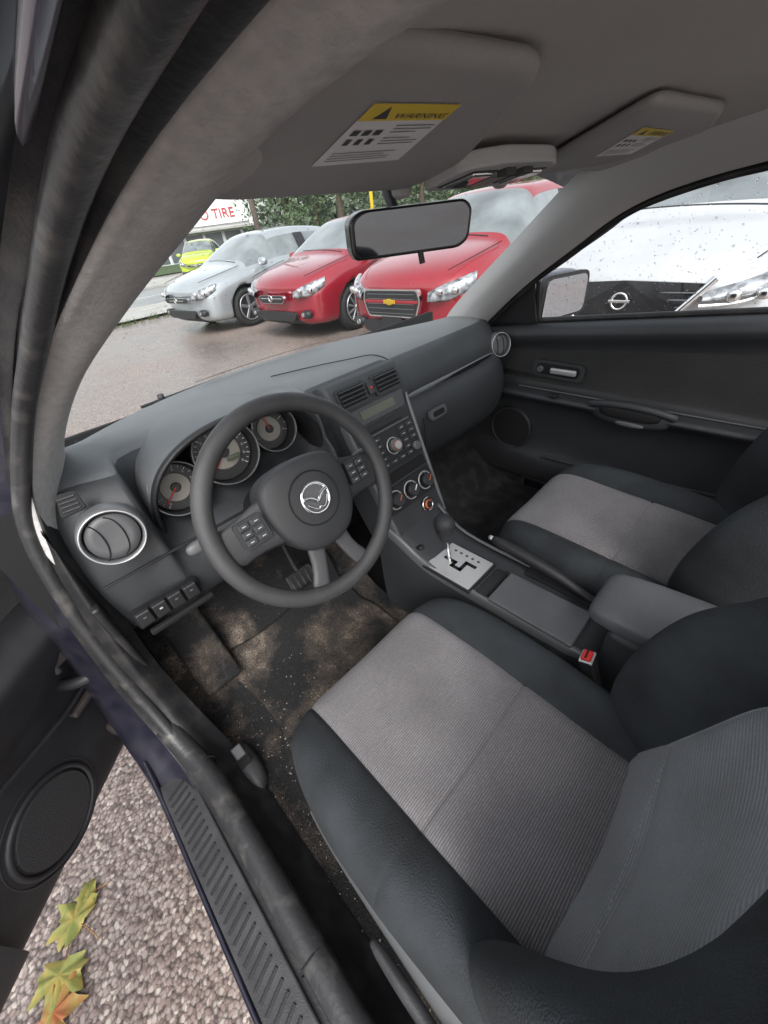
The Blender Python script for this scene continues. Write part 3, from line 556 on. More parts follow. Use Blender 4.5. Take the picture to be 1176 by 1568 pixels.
# ================================================================ SEATS
def seat(cx):
    S=empty('car_seat')
    pw=.150
    def cols(hw):
        g=hw-pw
        c=[(hw-.02,-.17,1),(hw+.004,-.12,1),(hw+.008,-.06,1),(hw,-.012,1),(pw+g*.8,.026,0),(pw+g*.5,.034,0),(pw+g*.22,.018,0),(pw+.005,.002,0),(pw,-.009,0),(pw-.005,.001,0),(pw*.72,-.001,0),(pw*.3,-.004,0)]
        L=[(-a,b,e) for a,b,e in c];return L+[(0,-.004,0)]+[(a,b,e) for a,b,e in reversed(c)]
    rows=[(-.60,.262,.24,1.1,0),(-.53,.265,.243,1.0,0),(-.46,.27,.248,.95,0),(-.385,.275,.252,.9,0),(-.379,.274,.252,.9,0),(-.375,.268,.252,.9,1),(-.371,.274,.252,.9,0),(-.365,.276,.252,.9,0),(-.27,.283,.252,.8,0),(-.18,.288,.245,.6,0),(-.13,.286,.235,.35,0),(-.098,.272,.222,.15,0),(-.08,.245,.212,0,0),(-.075,.20,.205,0,0),(-.09,.14,.20,0,0)]
    secs=[]
    for y,z,hw,bf,seam in rows:
        sec=[]
        for a,d,e in cols(hw):
            dd=d if (e or d<=0.002) else d*bf
            zz=z+dd
            if seam and abs(a)>pw+.002 and not e: zz=z+.006+dd
            if e: zz=max(.10,z+d) if z>.2 else z+d*.5
            if e and z<=.2: zz=z+d*.3
            yy=y-(max(0,abs(a)-.12)**2)*(2.4 if y>-.2 else 0 if y<-.3 else .8)
            zz+=noise.noise(V((a*11+cx*5,y*11,1)))*.004
            sec.append((cx+a+noise.noise(V((a*9,y*9+cx,8)))*.004,yy,zz))
        secs.append(sec)
    def mif(i,j): return 0 if 8<=j<=15 else 1
    loft('cushion',secs,[M['light_f'],M['dark_f']],S,sub=2,mif=mif)
    rows=[(.20,.235,.25,.02,.15,0,0),(.26,.245,1.3,.0,.15,0,0),(.335,.253,1.7,0,.15,0,0),(.345,.254,1.75,0,.15,1,0),(.355,.255,1.8,0,.15,0,0),(.42,.258,2.0,0,.150,0,.012),(.47,.259,2.05,0,.147,0,.030),(.505,.258,2.0,0,.128,0,.046),(.535,.256,1.85,0,.100,0,.056),(.555,.252,1.75,0,.065,0,.056),(.567,.250,1.65,0,.025,0,.056),(.64,.247,1.35,0,.015,0,.03),(.72,.235,.9,0,.01,0,0),(.77,.220,.45,0,.01,0,0),(.805,.20,.15,-.01,.01,0,0),(.825,.17,0,-.04,.01,0,0),(.82,.15,0,-.09,.01,0,0)]
    def bcols(hw,pw,bf,cs_,sd):
        B=.15; g=hw-B
        mid=lambda f:pw+(B+g*.2-pw)*f
        c=[(hw-.03,-.13,0),(hw-.004,-.10,0),(hw+.008,-.03,0),(hw+.002,.022,1),(B+g*.78,.054,1),(B+g*.5,.054,1),(B+g*.2,.028,1),(mid(.3)+sd*cs_*.7,.006,1),(pw+sd*cs_,-.004,0),(pw-.004+sd*cs_,.0,0),(pw*.75+sd*cs_,-.004,0),(pw*.35+sd*cs_,-.010,0)]
        return [(a,b*bf if e else b) for a,b,e in c]
    secs=[]
    for z,hw,bf,off,pb,seam,cs_ in rows:
        yc=-.565-.33*(z-.28)+(-.035 if z<.25 else 0)
        sec=[]
        cc=[(-a,b) for a,b in bcols(hw,pb,bf,cs_,-1)]+[(cs_,-.012)]+[(a,b) for a,b in reversed(bcols(hw,pb,bf,cs_,1))]
        for a,dd in cc:
            dd+=off
            if seam and abs(a)<.149: dd-=.006
            dd+=noise.noise(V((a*9+cx*5,z*9,4)))*.005
            sec.append((cx+.012+a,yc+dd*.95,z+dd*.31))
        secs.append(sec)
    loft('backrest',secs,[M['light_b'],M['dark_f']],S,sub=2,mif=lambda i,j:0 if (8<=j<=15 and i<10) else 1)
    for k in range(34):
        a=-.143+k*.0085;tube('stitch_%d'%k,[(cx+.012+a,-.5905,.3525),(cx+.012+a+.004,-.5905,.3525)],.0007,M['stitch'],S)
    loft('backrest_shell',[[(cx+x,-.70-.33*(z-.28)+abs(x)*.15,z) for x in (-.24,-.12,0,.12,.24)] for z in (.15,.4,.6,.8)],M['dark_f'],S,sub=1)
    blob('headrest',(cx,-.80,.93),(.12,.05,.085),M['dark_f'],S,rot=(.3,0,0))
    for sg in (-1,1): tube('headrest_post_%d'%sg,[(cx+sg*.05,-.78,.80),(cx+sg*.05,-.8,.9)],.006,M['chrome'],S)
    for sg in (-1,1):
        loft('side_shield_%d'%sg,[[(cx+sg*(.225+o),y,z1),(cx+sg*(.262+o),y,z1-.012),(cx+sg*(.268+o),y,(z1+z0)/2),(cx+sg*(.258+o),y,z0),(cx+sg*(.23+o),y,z0-.01)] for y,z1,z0,o in ((-.18,.15,.11,-.012),(-.24,.165,.10,-.004),(-.36,.185,.09,0),(-.5,.20,.085,.004),(-.62,.22,.085,.004),(-.68,.2,.10,0))],M['satin'] if sg<0 else M['black'],S,sub=2)
        rbox('rail_%d'%sg,(cx+sg*.20,-.40,.035),(.045,.62,.04),M['void'],S,.006)
        rbox('rail_bright_%d'%sg,(cx+sg*.215,-.38,.06),(.014,.56,.012),M['satin'],S,.003)
        rbox('frame_%d'%sg,(cx+sg*.19,-.40,.12),(.03,.46,.1),M['void'],S,.01)
    cyl('recliner_cover',(cx-.272,-.56,.17),.045,.02,M['black'],S,rot=(0,rad(90),0),bevel=.006)
    loft('recline_lever',[[(cx-.283+r*math.cos(a),y,z+r*1.5*math.sin(a)) for a in [2*math.pi*k/14 for k in range(14)]] for r,y,z in ((.004,-.38,.145),(.009,-.39,.146),(.011,-.45,.150),(.010,-.52,.156),(.006,-.57,.16))],M['scuff'],S,sub=1,closed=True,caps=True)
    tube('slide_bar',[(cx-.15,-.1,.10),(cx-.15,-.06,.09),(cx+.15,-.06,.09),(cx+.15,-.1,.10)],.006,M['black'],S)
    return S
seat(-.388);seat(.338)
bk=empty('seat_belt_buckle',(-.128,-.455,.262),(rad(-18),rad(0),rad(5)))
rbox('body',(0,0,0),(.032,.026,.09),M['black'],bk,.006);rbox('release',(0,0,.046),(.022,.017,.008),M['red'],bk,.002);rbox('slot',(0,.0,.0505),(.02,.003,.001),M['void'],bk,0);tube('stalk',[(0,0,-.04),(.0,-.01,-.14)],.010,M['black'],bk)
rbox('surround',(0,0,.0415),(.030,.024,.006),M['silver'],bk,.002)
# ================================================================ PASSENGER DOOR
pdr=empty('car_door')
def dprof(y):
    zt=.655-.095*(y-.18)
    a=1 if y<.16 else 0.5
    return [(.755,y,zt),(.725,y,zt+.004),(.700,y,zt-.006),(.690,y,zt-.03),(.700,y,zt-.055),(.716,y,zt-.07),(.722,y,.52),(.722,y,.458),(.700,y,.449),(.676-.012*a,y,.440),(.668-.012*a,y,.428),(.676,y,.412),(.708,y,.395),(.716,y,.30),(.712,y,.2),(.690,y,.185),(.680,y,.16),(.69,y,.07),(.72,y,.05)]
loft('door_panel',[dprof(y) for y in (.50,.30,.20,.1,0,-.1,-.2,-.35,-.5,-.7,-.9)],[M['doorp'],M['doorfab'],M['dash']],pdr,sub=2,mif=lambda i,j:1 if j in(5,6) else (2 if j<3 or j in (9,10) else 0))
tube('armrest_highlight',[(.700,.18,.4505),(.694,.0,.4515),(.694,-.9,.4515)],.0022,M['satin'],pdr)
g=empty('inner_handle',(.712,.045,.52),(rad(90),0,rad(-90)),pdr)
poly('bezel',[(-.095,-.026),(.085,-.03),(.09,.026),(-.09,.03)],M['dash'],.012,g,rounded=.022);poly('pit',[(-.08,-.017),(.07,-.02),(.075,.017),(-.076,.02)],M['void'],.003,g,loc=(0,0,.0065),rounded=.015)
rbox('lever',(.02,0,.014),(.09,.02,.012),M['silver'],g,.006);cyl('lock_knob',(-.062,0,.012),.011,.012,M['satin'],g)
g=empty('pull_handle',(.672,-.215,.43),(0,0,0),pdr)
blob('pod',(.01,0,-.004),(.034,.115,.034),M['dash'],g,p=2.8);blob('pocket',(-.012,0,.008),(.018,.088,.02),M['void'],g,p=3);tube('grip',[(-.005,.12,.015),(-.018,.08,.03),(-.02,0,.035),(-.018,-.08,.03),(-.005,-.12,.015)],.011,M['dash'],g);blob('lens',(-.022,-.01,-.022),(.006,.04,.008),M['satin'],g)
rbox('window_switch',(.664,.03,.449),(.02,.03,.01),M['black'],pdr,.003)
cyl('speaker_grille',(.709,.20,.27),.088,.014,M['black'],pdr,rot=(0,rad(90),0),bevel=.004);torus('speaker_ring',(.702,.20,.27),.083,.004,M['doorp'],pdr,rot=(0,rad(90),0))
tube('pocket_edge',[(.690,.05,.19),(.676,-.0,.20),(.672,-.3,.22),(.676,-.7,.25)],.006,M['dash'],pdr)
tube('belt_seal',[(.735,.36,.648),(.742,.0,.68),(.742,-.9,.765)],.009,M['soft'],pdr)
mesh('mirror_sail',[(.72,.36,.64),(.72,.15,.665),(.69,.16,.79),(.70,.25,.73),(.71,.33,.66)],[(0,1,2,3,4)],M['black'],pdr,smooth=False,solid=.012)
tube('window_frame_front',[(.735,.155,.66),(.70,.15,.79)],.008,M['black'],pdr)
tube('window_frame_top',[(.735,.36,.64),(.70,.19,.79),(.655,-.04,.915),(.635,-.10,.962),(.615,-.35,1.02),(.60,-.9,1.05)],.012,M['black'],pdr)
loft('door_glass',[[(.745,y,z0),(.72,y,(z0+z1)/2),(.66+.02*(z1<.9),y,z1)] for y,z0,z1 in ((.15,.66,.80),(.0,.67,.89),(-.1,.68,.955),(-.35,.70,1.02),(-.9,.75,1.05))],M['wglass'],pdr,sub=1)
def dgp(r):
    y=r.uniform(-.6,.12);z0=.68-.09*y;z1=interp([(-.6,1.03),(-.35,1.01),(-.1,.94),(.0,.88),(.12,.80)],y);t=r.random();return V((.748-.075*t,y,z0+(z1-z0)*t)),V((1,0,.3)).normalized()
drops('rain_drops',dgp,700,.0009,.0023,8)
loft('door_outer_skin',[[(.765,y,.655-.095*(y-.18)),(.83,y,.6),(.87,y,.45),(.87,y,.1),(.84,y,-.1)] for y in (.45,0,-.5,-.9)],M['paint'],pdr,sub=1)
om=empty('side_mirror',(.868,.145,.716),(0,0,rad(-18)))
M['mhouse']=mat('mirror_housing_paint',(.08,.085,.11),.3,.3,coat=.5)
blob('housing',(0,.035,0),(.118,.05,.080),M['mhouse'],om,p=3);poly('rim',[(-.112,-.072),(.112,-.066),(.109,.070),(-.098,.075)],M['black'],.02,om,loc=(0,-.006,0),rot=(rad(90),0,0),rounded=.03)
poly('mirror_glass',[(-.100,-.061),(.098,-.057),(.098,.060),(-.088,.063)],M['mirror'],.003,om,loc=(0,-.018,0),rot=(rad(90),0,0),rounded=.026)
tube('mirror_arm',[(-.07,.04,-.05),(-.16,.07,-.05)],.022,M['black'],om)
# ================================================================ OPEN DRIVER DOOR
dd=empty('car_door')
H0=V((-.87,.39,0));A=V((-.7071,-.7071,0));N=V((.7071,-.7071,0))
def dp(a,n,z): return tuple(H0+A*a+N*n+V((0,0,z)))
pr=[(-.02,-.03),(.012,-.012),(.022,.03),(.025,.12),(.022,.24),(.03,.30),(.055,.34),(.07,.40),(.068,.425),(.035,.44),(.02,.47),(.022,.58),(.03,.63),(.0,.665)]
secs=[]
for k,a in enumerate((-.03,0.0,.03,.12,.25,.4,.6,.8,1.0,1.03)):
    e=-.05 if k in (0,9) else 0
    secs.append([dp(a-(max(0,z)*.22 if k<5 else 0),n*(.5 if k in(1,8) else 1)+e,z) for n,z in pr])
M['doorblk']=mat('door_black_plastic',(.022,.022,.025),.5,bscale=700,bstr=.3,nscale=14,namt=.2)
M['dspk']=mat('speaker_mesh',(.03,.03,.033),.6,bscale=500,bstr=1)
loft('door_panel',secs,[M['doorblk'],M['doorfab']],dd,sub=2,mif=lambda i,j:1 if j==10 else 0)
loft('door_outer_skin',[[dp(a,-.075,.66),dp(a,-.11,.5),dp(a,-.12,.25),dp(a,-.10,-.08)] for a in (-.08,.3,.7,1.08)],M['paint'],dd,sub=1)
loft('door_edge',[[dp(-.03-max(0,z)*.22,-.04,z),dp(-.06-max(0,z)*.22,-.07,z),dp(-.05-max(0,z)*.22,-.11,z)] for z in (-.06,.2,.45,.66)],M['paint'],dd,sub=1)
g=empty('speaker_grille',dp(.225,.024,.105),(rad(90),0,rad(45)),dd)
cyl('mesh',(0,0,.0),.086,.012,M['dspk'],g,bevel=.005);torus('ring',(0,0,.001),.092,.006,M['doorblk'],g);torus('ring_outer',(0,0,-.003),.106,.0035,M['doorblk'],g)
loft('map_pocket',[[dp(a,n,z) for n,z in ((.02,.0),(.06,.02),(.065,.15),(.055,.19))] for a in (.40,.44,.6,.9)],M['doorblk'],dd,sub=2)
tube('panel_crease',[dp(-.05,.03,.24),dp(.05,.034,.235),dp(.12,.04,.25),dp(.3,.05,.30)],.005,M['doorblk'],dd)
tube('window_frame',[dp(-.1,-.03,.66),dp(.3,-.02,.95),dp(.5,-.01,1.03),dp(1.0,0,1.04),dp(1.03,-.02,.66)],.014,M['black'],dd)
# ================================================================ VISORS, MIRROR, LIGHTS
vz=lambda y:1.068-.15*(y+.31)
def visor(pts,lab):
    g=empty('sun_visor')
    n=len(pts);out=[]
    for i in range(n):
        p=V(pts[i]);a=V(pts[i-1]);b=V(pts[(i+1)%n]);r=.03
        p1=p+(a-p).normalized()*min(r,(a-p).length*.4);p2=p+(b-p).normalized()*min(r,(b-p).length*.4)
        for k in range(6):
            t=k/5;out.append((1-t)**2*p1+2*t*(1-t)*p+t*t*p2)
    c=sum(out,V((0,0)))/len(out)
    rings=[]
    for s,dz in ((.9,.012),(.985,.011),(1,.006),(.985,.001),(.93,-.001),(.5,-.001),(.02,-.001)):
        rings.append([((c+(p-c)*s).x,(c+(p-c)*s).y,vz((c+(p-c)*s).y)+dz) for p in out])
    loft('panel',rings,M['visor'],g,sub=0,closed=True)
    def lp(s,t,h=0):
        a,b,cc,d=lab;p=lerp(lerp(a,b,s),lerp(d,cc,s),t);return (p[0],p[1],vz(p[1])-.0016-h)
    def q(nm,s0,s1,t0,t1,m,h): mesh(nm,[lp(s0,t0,h),lp(s1,t0,h),lp(s1,t1,h),lp(s0,t1,h)],[(0,1,2,3)],m,g,smooth=False)
    q('label',0,1,0,1,M['white'],0);q('label_header',0,1,0,.22,M['yellow'],.0004)
    rnd=random.Random(2)
    for k in range(8):
        t=.29+k*.05
        if k%4==3: continue
        q('line_%d'%k,.48,.78+rnd.random()*.17,t,t+.010,M['ink'],.0004)
    for k in range(4):
        t=.74+k*.05;q('line_b_%d'%k,.08,.6+rnd.random()*.3,t,t+.010,M['ink'],.0004)
    for k in range(3):
        q('icon_%d'%k,.07+.12*k,.15+.12*k,.36,.44,M['ink'],.0004);q('icon_b_%d'%k,.09+.12*k,.15+.12*k,.5,.60,M['ink'],.0004)
    mesh('warning_triangle',[lp(.13,.19,.0006),lp(.28,.19,.0006),lp(.205,.03,.0006)],[(0,1,2)],M['ink'],g,smooth=False)
    c=bpy.data.curves.new('warning_text','FONT');c.body='WARNING';c.align_x='LEFT';c.materials.append(M['ink'])
    a=V(lp(.33,.18,.0008));b=V(lp(.95,.18,.0008));w=(b-a).length;c.size=w/4.9
    o=bpy.data.objects.new('warning_text',c);X=(b-a).normalized();up=(V(lp(.34,0))-V(lp(.34,.22))).normalized();Z=X.cross(up).normalized();Y=Z.cross(X)
    o.matrix_world=Matrix(((X.x,Y.x,Z.x,a.x),(X.y,Y.y,Z.y,a.y),(X.z,Y.z,Z.z,a.z),(0,0,0,1)));link(o,g)
    return g
visor([(-.47,-.305),(-.27,-.318),(-.115,-.13),(-.11,-.045),(-.42,-.06),(-.49,-.12)],((-.388,-.262),(-.306,-.270),(-.262,-.163),(-.362,-.152)))
visor([(.0,-.306),(.27,-.312),(.45,-.26),(.44,-.11),(.14,-.055),(.12,-.13)],((.12,-.258),(.27,-.254),(.37,-.162),(.23,-.155)))
ml=empty('map_light',(-.02,-.118,1.038),(rad(-8.5),0,0))
poly('housing',[(-.12,-.035),(-.06,-.058),(.06,-.058),(.12,-.035),(.10,.048),(-.10,.048)],M['pillar2'],.018,ml,rounded=.02,bevel=.003)
for sg in (-1,1):
    rbox('lens_%d'%sg,(sg*.066,-.003,-.0105),(.044,.050,.006),M['chrome'],ml,.003);rbox('lens_edge_%d'%sg,(sg*.066,-.003,-.0085),(.054,.060,.004),M['ink'],ml,.002);rbox('switch_%d'%sg,(sg*.022,-.034,-.012),(.024,.016,.008),M['ink'],ml,.002)
rbox('centre_recess',(0,.012,-.0095),(.05,.045,.004),M['satin'],ml,.002)
for x in (-.13,.12): blob('visor_clip',(x,-.045,1.028),(.016,.010,.009),M['visor'],None)
rm=empty('rear_view_mirror',(-.06,.007,.981))
mm=empty('mirror_head',(0,0,0),(0,0,rad(-24)),rm);mm.scale=(.95,1,.88)
shp=[(-.112,-.02),(-.105,-.034),(.09,-.038),(.110,-.026),(.114,.022),(.10,.036),(-.09,.038),(-.112,.026)]
poly('shell',shp,M['gloss'],.028,mm,rot=(rad(94),0,0),rounded=.016,bevel=.004)
M['rvm']=mat('rear_mirror_glass',(.16,.17,.18),.04,1)
poly('mirror_glass',[(x*.93,y*.87) for x,y in shp],M['rvm'],.002,mm,loc=(0,-.0155,0),rot=(rad(94),0,0),rounded=.016)
tube('stem',[(-.0,.015,.01),(.0,.035,.03),(.0,.045,.06)],.009,M['black'],rm)
tube('tab',[(.01,-.012,-.03),(.012,-.014,-.048)],.005,M['black'],rm)
# ================================================================ EXTERIOR
def plane(name,x0,x1,y0,y1,z,m): return mesh(name,[(x0,y0,z),(x1,y0,z),(x1,y1,z),(x0,y1,z)],[(0,1,2,3)],m,smooth=False)
plane('ground',-400,400,-400,400,G,M['gravel'])
M['road']=mat('wet_asphalt',(.16,.16,.165),.3,nscale=1.2,namt=.25,bscale=90,bstr=.4)
M['conc']=mat('concrete_pavement',(.36,.35,.33),.6,nscale=2,namt=.12,bscale=80,bstr=.3)
plane('road',-60,120,13.5,21,G+.004,M['road'])
M['line']=mat('road_paint',(.7,.7,.68),.6,nscale=20,namt=.15)
plane('road_marking',-60,120,17.2,17.35,G+.008,M['line'])
rbox('kerb',(30,13.4,G+.03),(180,.2,.12),M['conc'],None,.02)
rbox('kerb',(30,21.1,G+.05),(180,.2,.12),M['conc'],None,.02)
plane('pavement',-60,120,21.2,26,G+.09,M['conc'])
plane('pavement',-60,120,11.2,13.3,G+.06,M['conc'])
M['grass']=mat('grass_verge',(.05,.08,.025),.9,nscale=8,namt=.4,bscale=60,bstr=1)
plane('lawn',-60,120,30,60,G+.05,M['grass']);
rnd=random.Random(9);vs=[];fs=[]
for c in range(60):
    cx_=rnd.uniform(1.0,9);cy_=rnd.gauss(11.0,.12)
    for l in range(16):
        x=cx_+rnd.gauss(0,.10);y=cy_+rnd.gauss(0,.08);h=rnd.uniform(.05,.20);dx=rnd.gauss(0,.05);b=len(vs)
        vs+=[V((x-.006,y,G)),V((x+.006,y,G)),V((x+dx,y+rnd.gauss(0,.03),G+h))];fs.append((b,b+1,b+2))
mesh('weeds',vs,fs,M['grass'],smooth=False)
M['cglass']=mat('car_glass',(.16,.18,.185),.05,0,coat=1,spec=1.0,nscale=1.5,namt=.5)  # opaque panes, reflected sky put into the lighter grey base
M['tyre']=mat('tyre_rubber',(.02,.02,.02),.8);M['alloy']=mat('alloy_wheel',(.45,.46,.48),.3,.8);M['lamp']=mat('headlamp',(.26,.27,.29),.1,.3,coat=1,nscale=16,namt=.8)
M['gold']=mat('gold_badge',(.7,.45,.05),.3,.6)
def car(loc,head,col,L=4.5,W=.88,Ht=1.45,style='a',metal=.1):
    g=empty('parked_car',loc,(0,0,head))
    pm=mat('car_paint',col,.25,metal,coat=1,nscale=3,namt=.05)
    k=L/4.5;h=Ht/1.45
    S=[(0.0,.30,.60,.62,.46,.68),(-.05,.23,.75,.68,.58,.76),(-.16,.19,.83,.75,.64,.84),(-.42,.18,.87,.82,.67,.915),(-.72,.17,.88,.885,.69,.975),(-.94,.17,.88,.91,.69,1.005),(-1.00,.17,.88,.92,.71,1.03),(-1.45,.17,.88,.93,.67,1.29),(-1.76,.17,.88,.935,.62,1.43),(-1.95,.17,.88,.94,.61,1.455),(-2.45,.17,.88,.945,.605,1.475),(-2.55,.17,.88,.945,.605,1.475),(-3.1,.17,.88,.955,.59,1.445),(-3.5,.17,.88,.965,.58,1.38),(-3.9,.18,.87,.98,.61,1.18),(-4.05,.19,.86,.99,.66,1.10),(-4.3,.22,.82,.98,.64,1.08),(-4.44,.28,.74,.9,.58,1.0),(-4.5,.36,.6,.75,.48,.85)]
    secs=[]
    for x,zb,w,zl,wt,zt in S:
        w*=W/.88;wt*=W/.88;x*=k;zl*=h;zt*=h
        zm=zb+(zl-zb)*.5
        half=[(w*.80,zb),(w*.96,zb+.05),(w*.995,zm),(w,zl-(zl-zm)*.38),(w*.955,zl-.02),(w*.92 if zt-zl>.12 else w*.88,zl+.012),(wt+.03,zt-.05 if zt-zl>.12 else zt-.03),(wt*.8,zt-.008),(wt*.4,zt+.006)]
        sec=[(x,0,zb)]+[(x-(.10*(y/w)**2 if x>-.3 else 0),y,z) for y,z in half]+[(x,0,zt+.012)]+[(x-(.10*(y/w)**2 if x>-.3 else 0),-y,z) for y,z in reversed(half)]
        secs.append(sec)
    def mif(i,j):
        jj=j if j<10 else 19-j
        if jj==6 and 6<=i<=14 and i not in(10,): return 1
        if jj in (7,8,9) and 6<=i<=7: return 1
        if jj in (7,8,9) and 13<=i<=14: return 1
        if jj==6 and i==10: return 2
        if jj==0: return 2
        return 0
    b=loft('body',secs,[pm,M['cglass'],M['black']],g,sub=2,closed=True,caps=True,mif=mif)
    ax=(-.88*k,-3.5*k);cut=[]
    for a in ax:
        for sg in (-1,1):
            c=cyl('cutter',(a,sg*W,.33),.365,.5,M['void'],g,rot=(rad(90),0,0),bevel=0);cut.append(c)
            md=b.modifiers.new('arch','BOOLEAN');md.operation='DIFFERENCE';md.object=c;md.solver='EXACT'
    b.data.materials.append(M['void'])
    bpy.context.view_layer.update()
    dg=bpy.context.evaluated_depsgraph_get();me=bpy.data.meshes.new_from_object(b.evaluated_get(dg));b.modifiers.clear();b.data=me
    for p in me.polygons:p.use_smooth=True
    for c in cut: bpy.data.objects.remove(c,do_unlink=True)
    b.modifiers.new('w','WEIGHTED_NORMAL')
    ns={'a':5,'b':10,'c':5,'v':5}[style]
    for ai,a in enumerate(ax):
        for sg in (-1,1):
            w=empty('wheel',(a,sg*(W-.12),.32),(rad(90),0,0),g)
            torus('tyre',(0,0,0),.262,.060,M['tyre'],w,sq=1.6,seg=40);cyl('hub_back',(0,0,0),.21,.14,M['black'],w,seg=32)
            torus('lip',(0,0,-sg*.085),.205,.011,M['alloy'],w,seg=40);cyl('cap',(0,0,-sg*.085),.035,.03,M['alloy'],w,seg=20)
            for s in range(ns):
                aa=2*math.pi*s/ns+.3;wd=.05 if ns==5 else .028
                rbox('spoke_%d'%s,(.12*math.cos(aa),.12*math.sin(aa),-sg*.082),(.17,wd,.02),M['alloy'],w,.006,rot=(0,0,aa))
    for sg in (-1,1):
        blob('door_mirror',(-1.32*k,sg*(W+.08),1.0*h),(.06,.10,.065),pm,g,p=2.6)
        rbox('door_handle_%d'%sg,(-2.25*k,sg*(W+.0),.80*h),(.16,.03,.03),pm,g,.012);rbox('door_handle_rear_%d'%sg,(-3.15*k,sg*(W-.0),.81*h),(.16,.03,.03),pm,g,.012)
        for xx in (-1.30,-2.5,-3.35): tube('door_gap_%d'%sg,[(xx*k,sg*W*.93,.9*h),(xx*k+.0,sg*W*1.0,.7*h),(xx*k,sg*W*.985,.45),(xx*k,sg*W*.95,.25)],.005,M['void'],g)
        tube('hood_gap_%d'%sg,[(-.15,sg*.63*W/.88,.842*h),(-.42*k,sg*.71*W/.88,.905*h),(-.93*k,sg*.75*W/.88,.985*h)],.004,M['void'],g)
        rbox('rocker_%d'%sg,(-2.2*k,sg*W*.94,.2),(2.0*k,.05,.08),M['black'],g,.02)
        s=W/.88
        if style=='v':
            lo=[(.0,.44,.64),(-.04,.56,.64),(-.12,.70,.66),(-.24,.80,.70),(-.40,.862,.765)];hi=[(.0,.44,.67),(-.05,.56,.715),(-.13,.69,.755),(-.26,.785,.795),(-.46,.855,.835)]
        else:
            lo=[(-.01,.46,.58),(-.05,.58,.575),(-.13,.71,.59),(-.22,.79,.63),(-.31,.835,.70)];hi=[(-.01,.46,.665),(-.06,.58,.72),(-.13,.70,.755),(-.23,.785,.785),(-.33,.83,.805)]
        secs=[]
        for q,(a,c) in enumerate(zip(lo,hi)):
            a=V((a[0]+.0,sg*a[1]*s,a[2]*h));c=V((c[0]-.02,sg*c[1]*s,c[2]*h));mid=(a+c)/2+V((.030,sg*.025,0))
            secs.append([tuple(a+V((-.04,-sg*.03,0))),tuple(a+V((.010,sg*.010,0))),tuple(mid),tuple(c+V((.010,sg*.010,.004))),tuple(c+V((-.04,-sg*.03,0)))])
        loft('headlamp_%d'%sg,secs,M['lamp'],g,sub=2)
        for rr,(lx,ly) in enumerate(((-.035,.60),(-.115,.73))):
            blob('lamp_reflector_%d_%d'%(sg,rr),(lx,sg*ly*s,.675*h),(.03,.038,.036),M['chrome'],g)
    if style=='v':
        zo=.10
        for sg in (-1,1):
            tube('lamp_light_bar_%d'%sg,[(.03,sg*.46,.625*h),(-.03,sg*.60,.625*h),(-.12,sg*.74,.655*h),(-.38,sg*.885,.745*h)],.012,M['chrome'],g)
            tube('v_trim_%d'%sg,[(.0,sg*.50,.73+zo),(.030,sg*.38,.57+zo),(.045,sg*.27,.43+zo),(.05,sg*.2,.37+zo)],.024,M['chrome'],g)
            blob('fog_pocket_%d'%sg,(-.10,sg*.68,.38),(.07,.10,.06),M['black'],g)
        mesh('grille',[(-.0,-.48,.70+zo),(.03,-.34,.52+zo),(.045,-.22,.36+zo),(.045,.22,.36+zo),(.03,.34,.52+zo),(0,.48,.70+zo),(.02,0,.72+zo)],[(0,1,2,3,4,5,6)],M['gloss'],g,smooth=False,solid=.05)
        for r in range(7): rbox('mesh_bar_%d'%r,(.055-.003*r,0,.40+zo+r*.042),(.012,.44+r*.07,.008),M['satin'],g,.003)
        torus('badge_ring',(.075,0,.60+zo),.05,.008,M['chrome'],g,rot=(0,rad(90),0));rbox('badge_bar',(.078,0,.60+zo),(.012,.14,.02),M['chrome'],g,.004)
        rbox('lower_intake',(.0,0,.27),(.12,1.0,.12),M['black'],g,.03)
    else:
        for sg in (-1,1):
            blob('fog_lamp_%d'%sg,(-.07,sg*.62,.37),(.06,.10,.055),M['black'],g)
            cyl('fog_lens_%d'%sg,(-.018,sg*.60,.37),.03,.03,M['lamp'],g,rot=(0,rad(90),0))
        if style=='c':
            gp=[(-.40,.02),(-.34,-.13),(.34,-.13),(.40,.02),(.37,.115),(-.37,.115)]
        elif style=='b':
            gp=[(-.30,.0),(-.24,-.05),(.24,-.05),(.30,.0),(.26,.045),(-.26,.045)]
        else: gp=[(-.42,.02),(-.36,-.03),(.36,-.03),(.42,.02),(.38,.045),(-.38,.045)]
        R_=Matrix.Rotation(rad(90),4,'Z')@Matrix.Rotation(rad(90),4,'X')
        o=poly('grille_frame',[(x*1.05,y*1.12) for x,y in gp],M['chrome'],.05,g,loc=(.012,0,.58*h),rounded=.03);o.rotation_euler=R_.to_euler()
        o=poly('grille',gp,M['black'],.06,g,loc=(.014,0,.58*h),rounded=.03);o.rotation_euler=R_.to_euler()
        if style=='c':
            rbox('grille_band',(.040,0,.59*h),(.02,.78,.035),pm,g,.008)
            for r in range(5): rbox('grille_bar_%d'%r,(.044,0,(.48+r*.045)*h),(.01,.68,.006),M['satin'],g,.002)
            rbox('badge_bar',(.055,0,.59*h),(.015,.17,.04),M['gold'],g,.006);rbox('badge_core',(.056,0,.59*h),(.015,.065,.062),M['gold'],g,.006)
        else:
            rbox('grille_bar',(.045,0,.59*h),(.01,.5,.012),M['chrome'],g,.004);torus('badge_ring',(.052,0,.59*h),.04,.007,M['chrome'],g,rot=(0,rad(90),0))
        o=poly('lower_intake',[(-.5,.03),(-.42,-.06),(.42,-.06),(.5,.03),(.44,.06),(-.44,.06)],M['black'],.05,g,loc=(.0,0,.35),rounded=.03);o.rotation_euler=R_.to_euler()
        if style=='c': rbox('plate',(.04,0,.40),(.012,.30,.12),M['black'],g,.004)
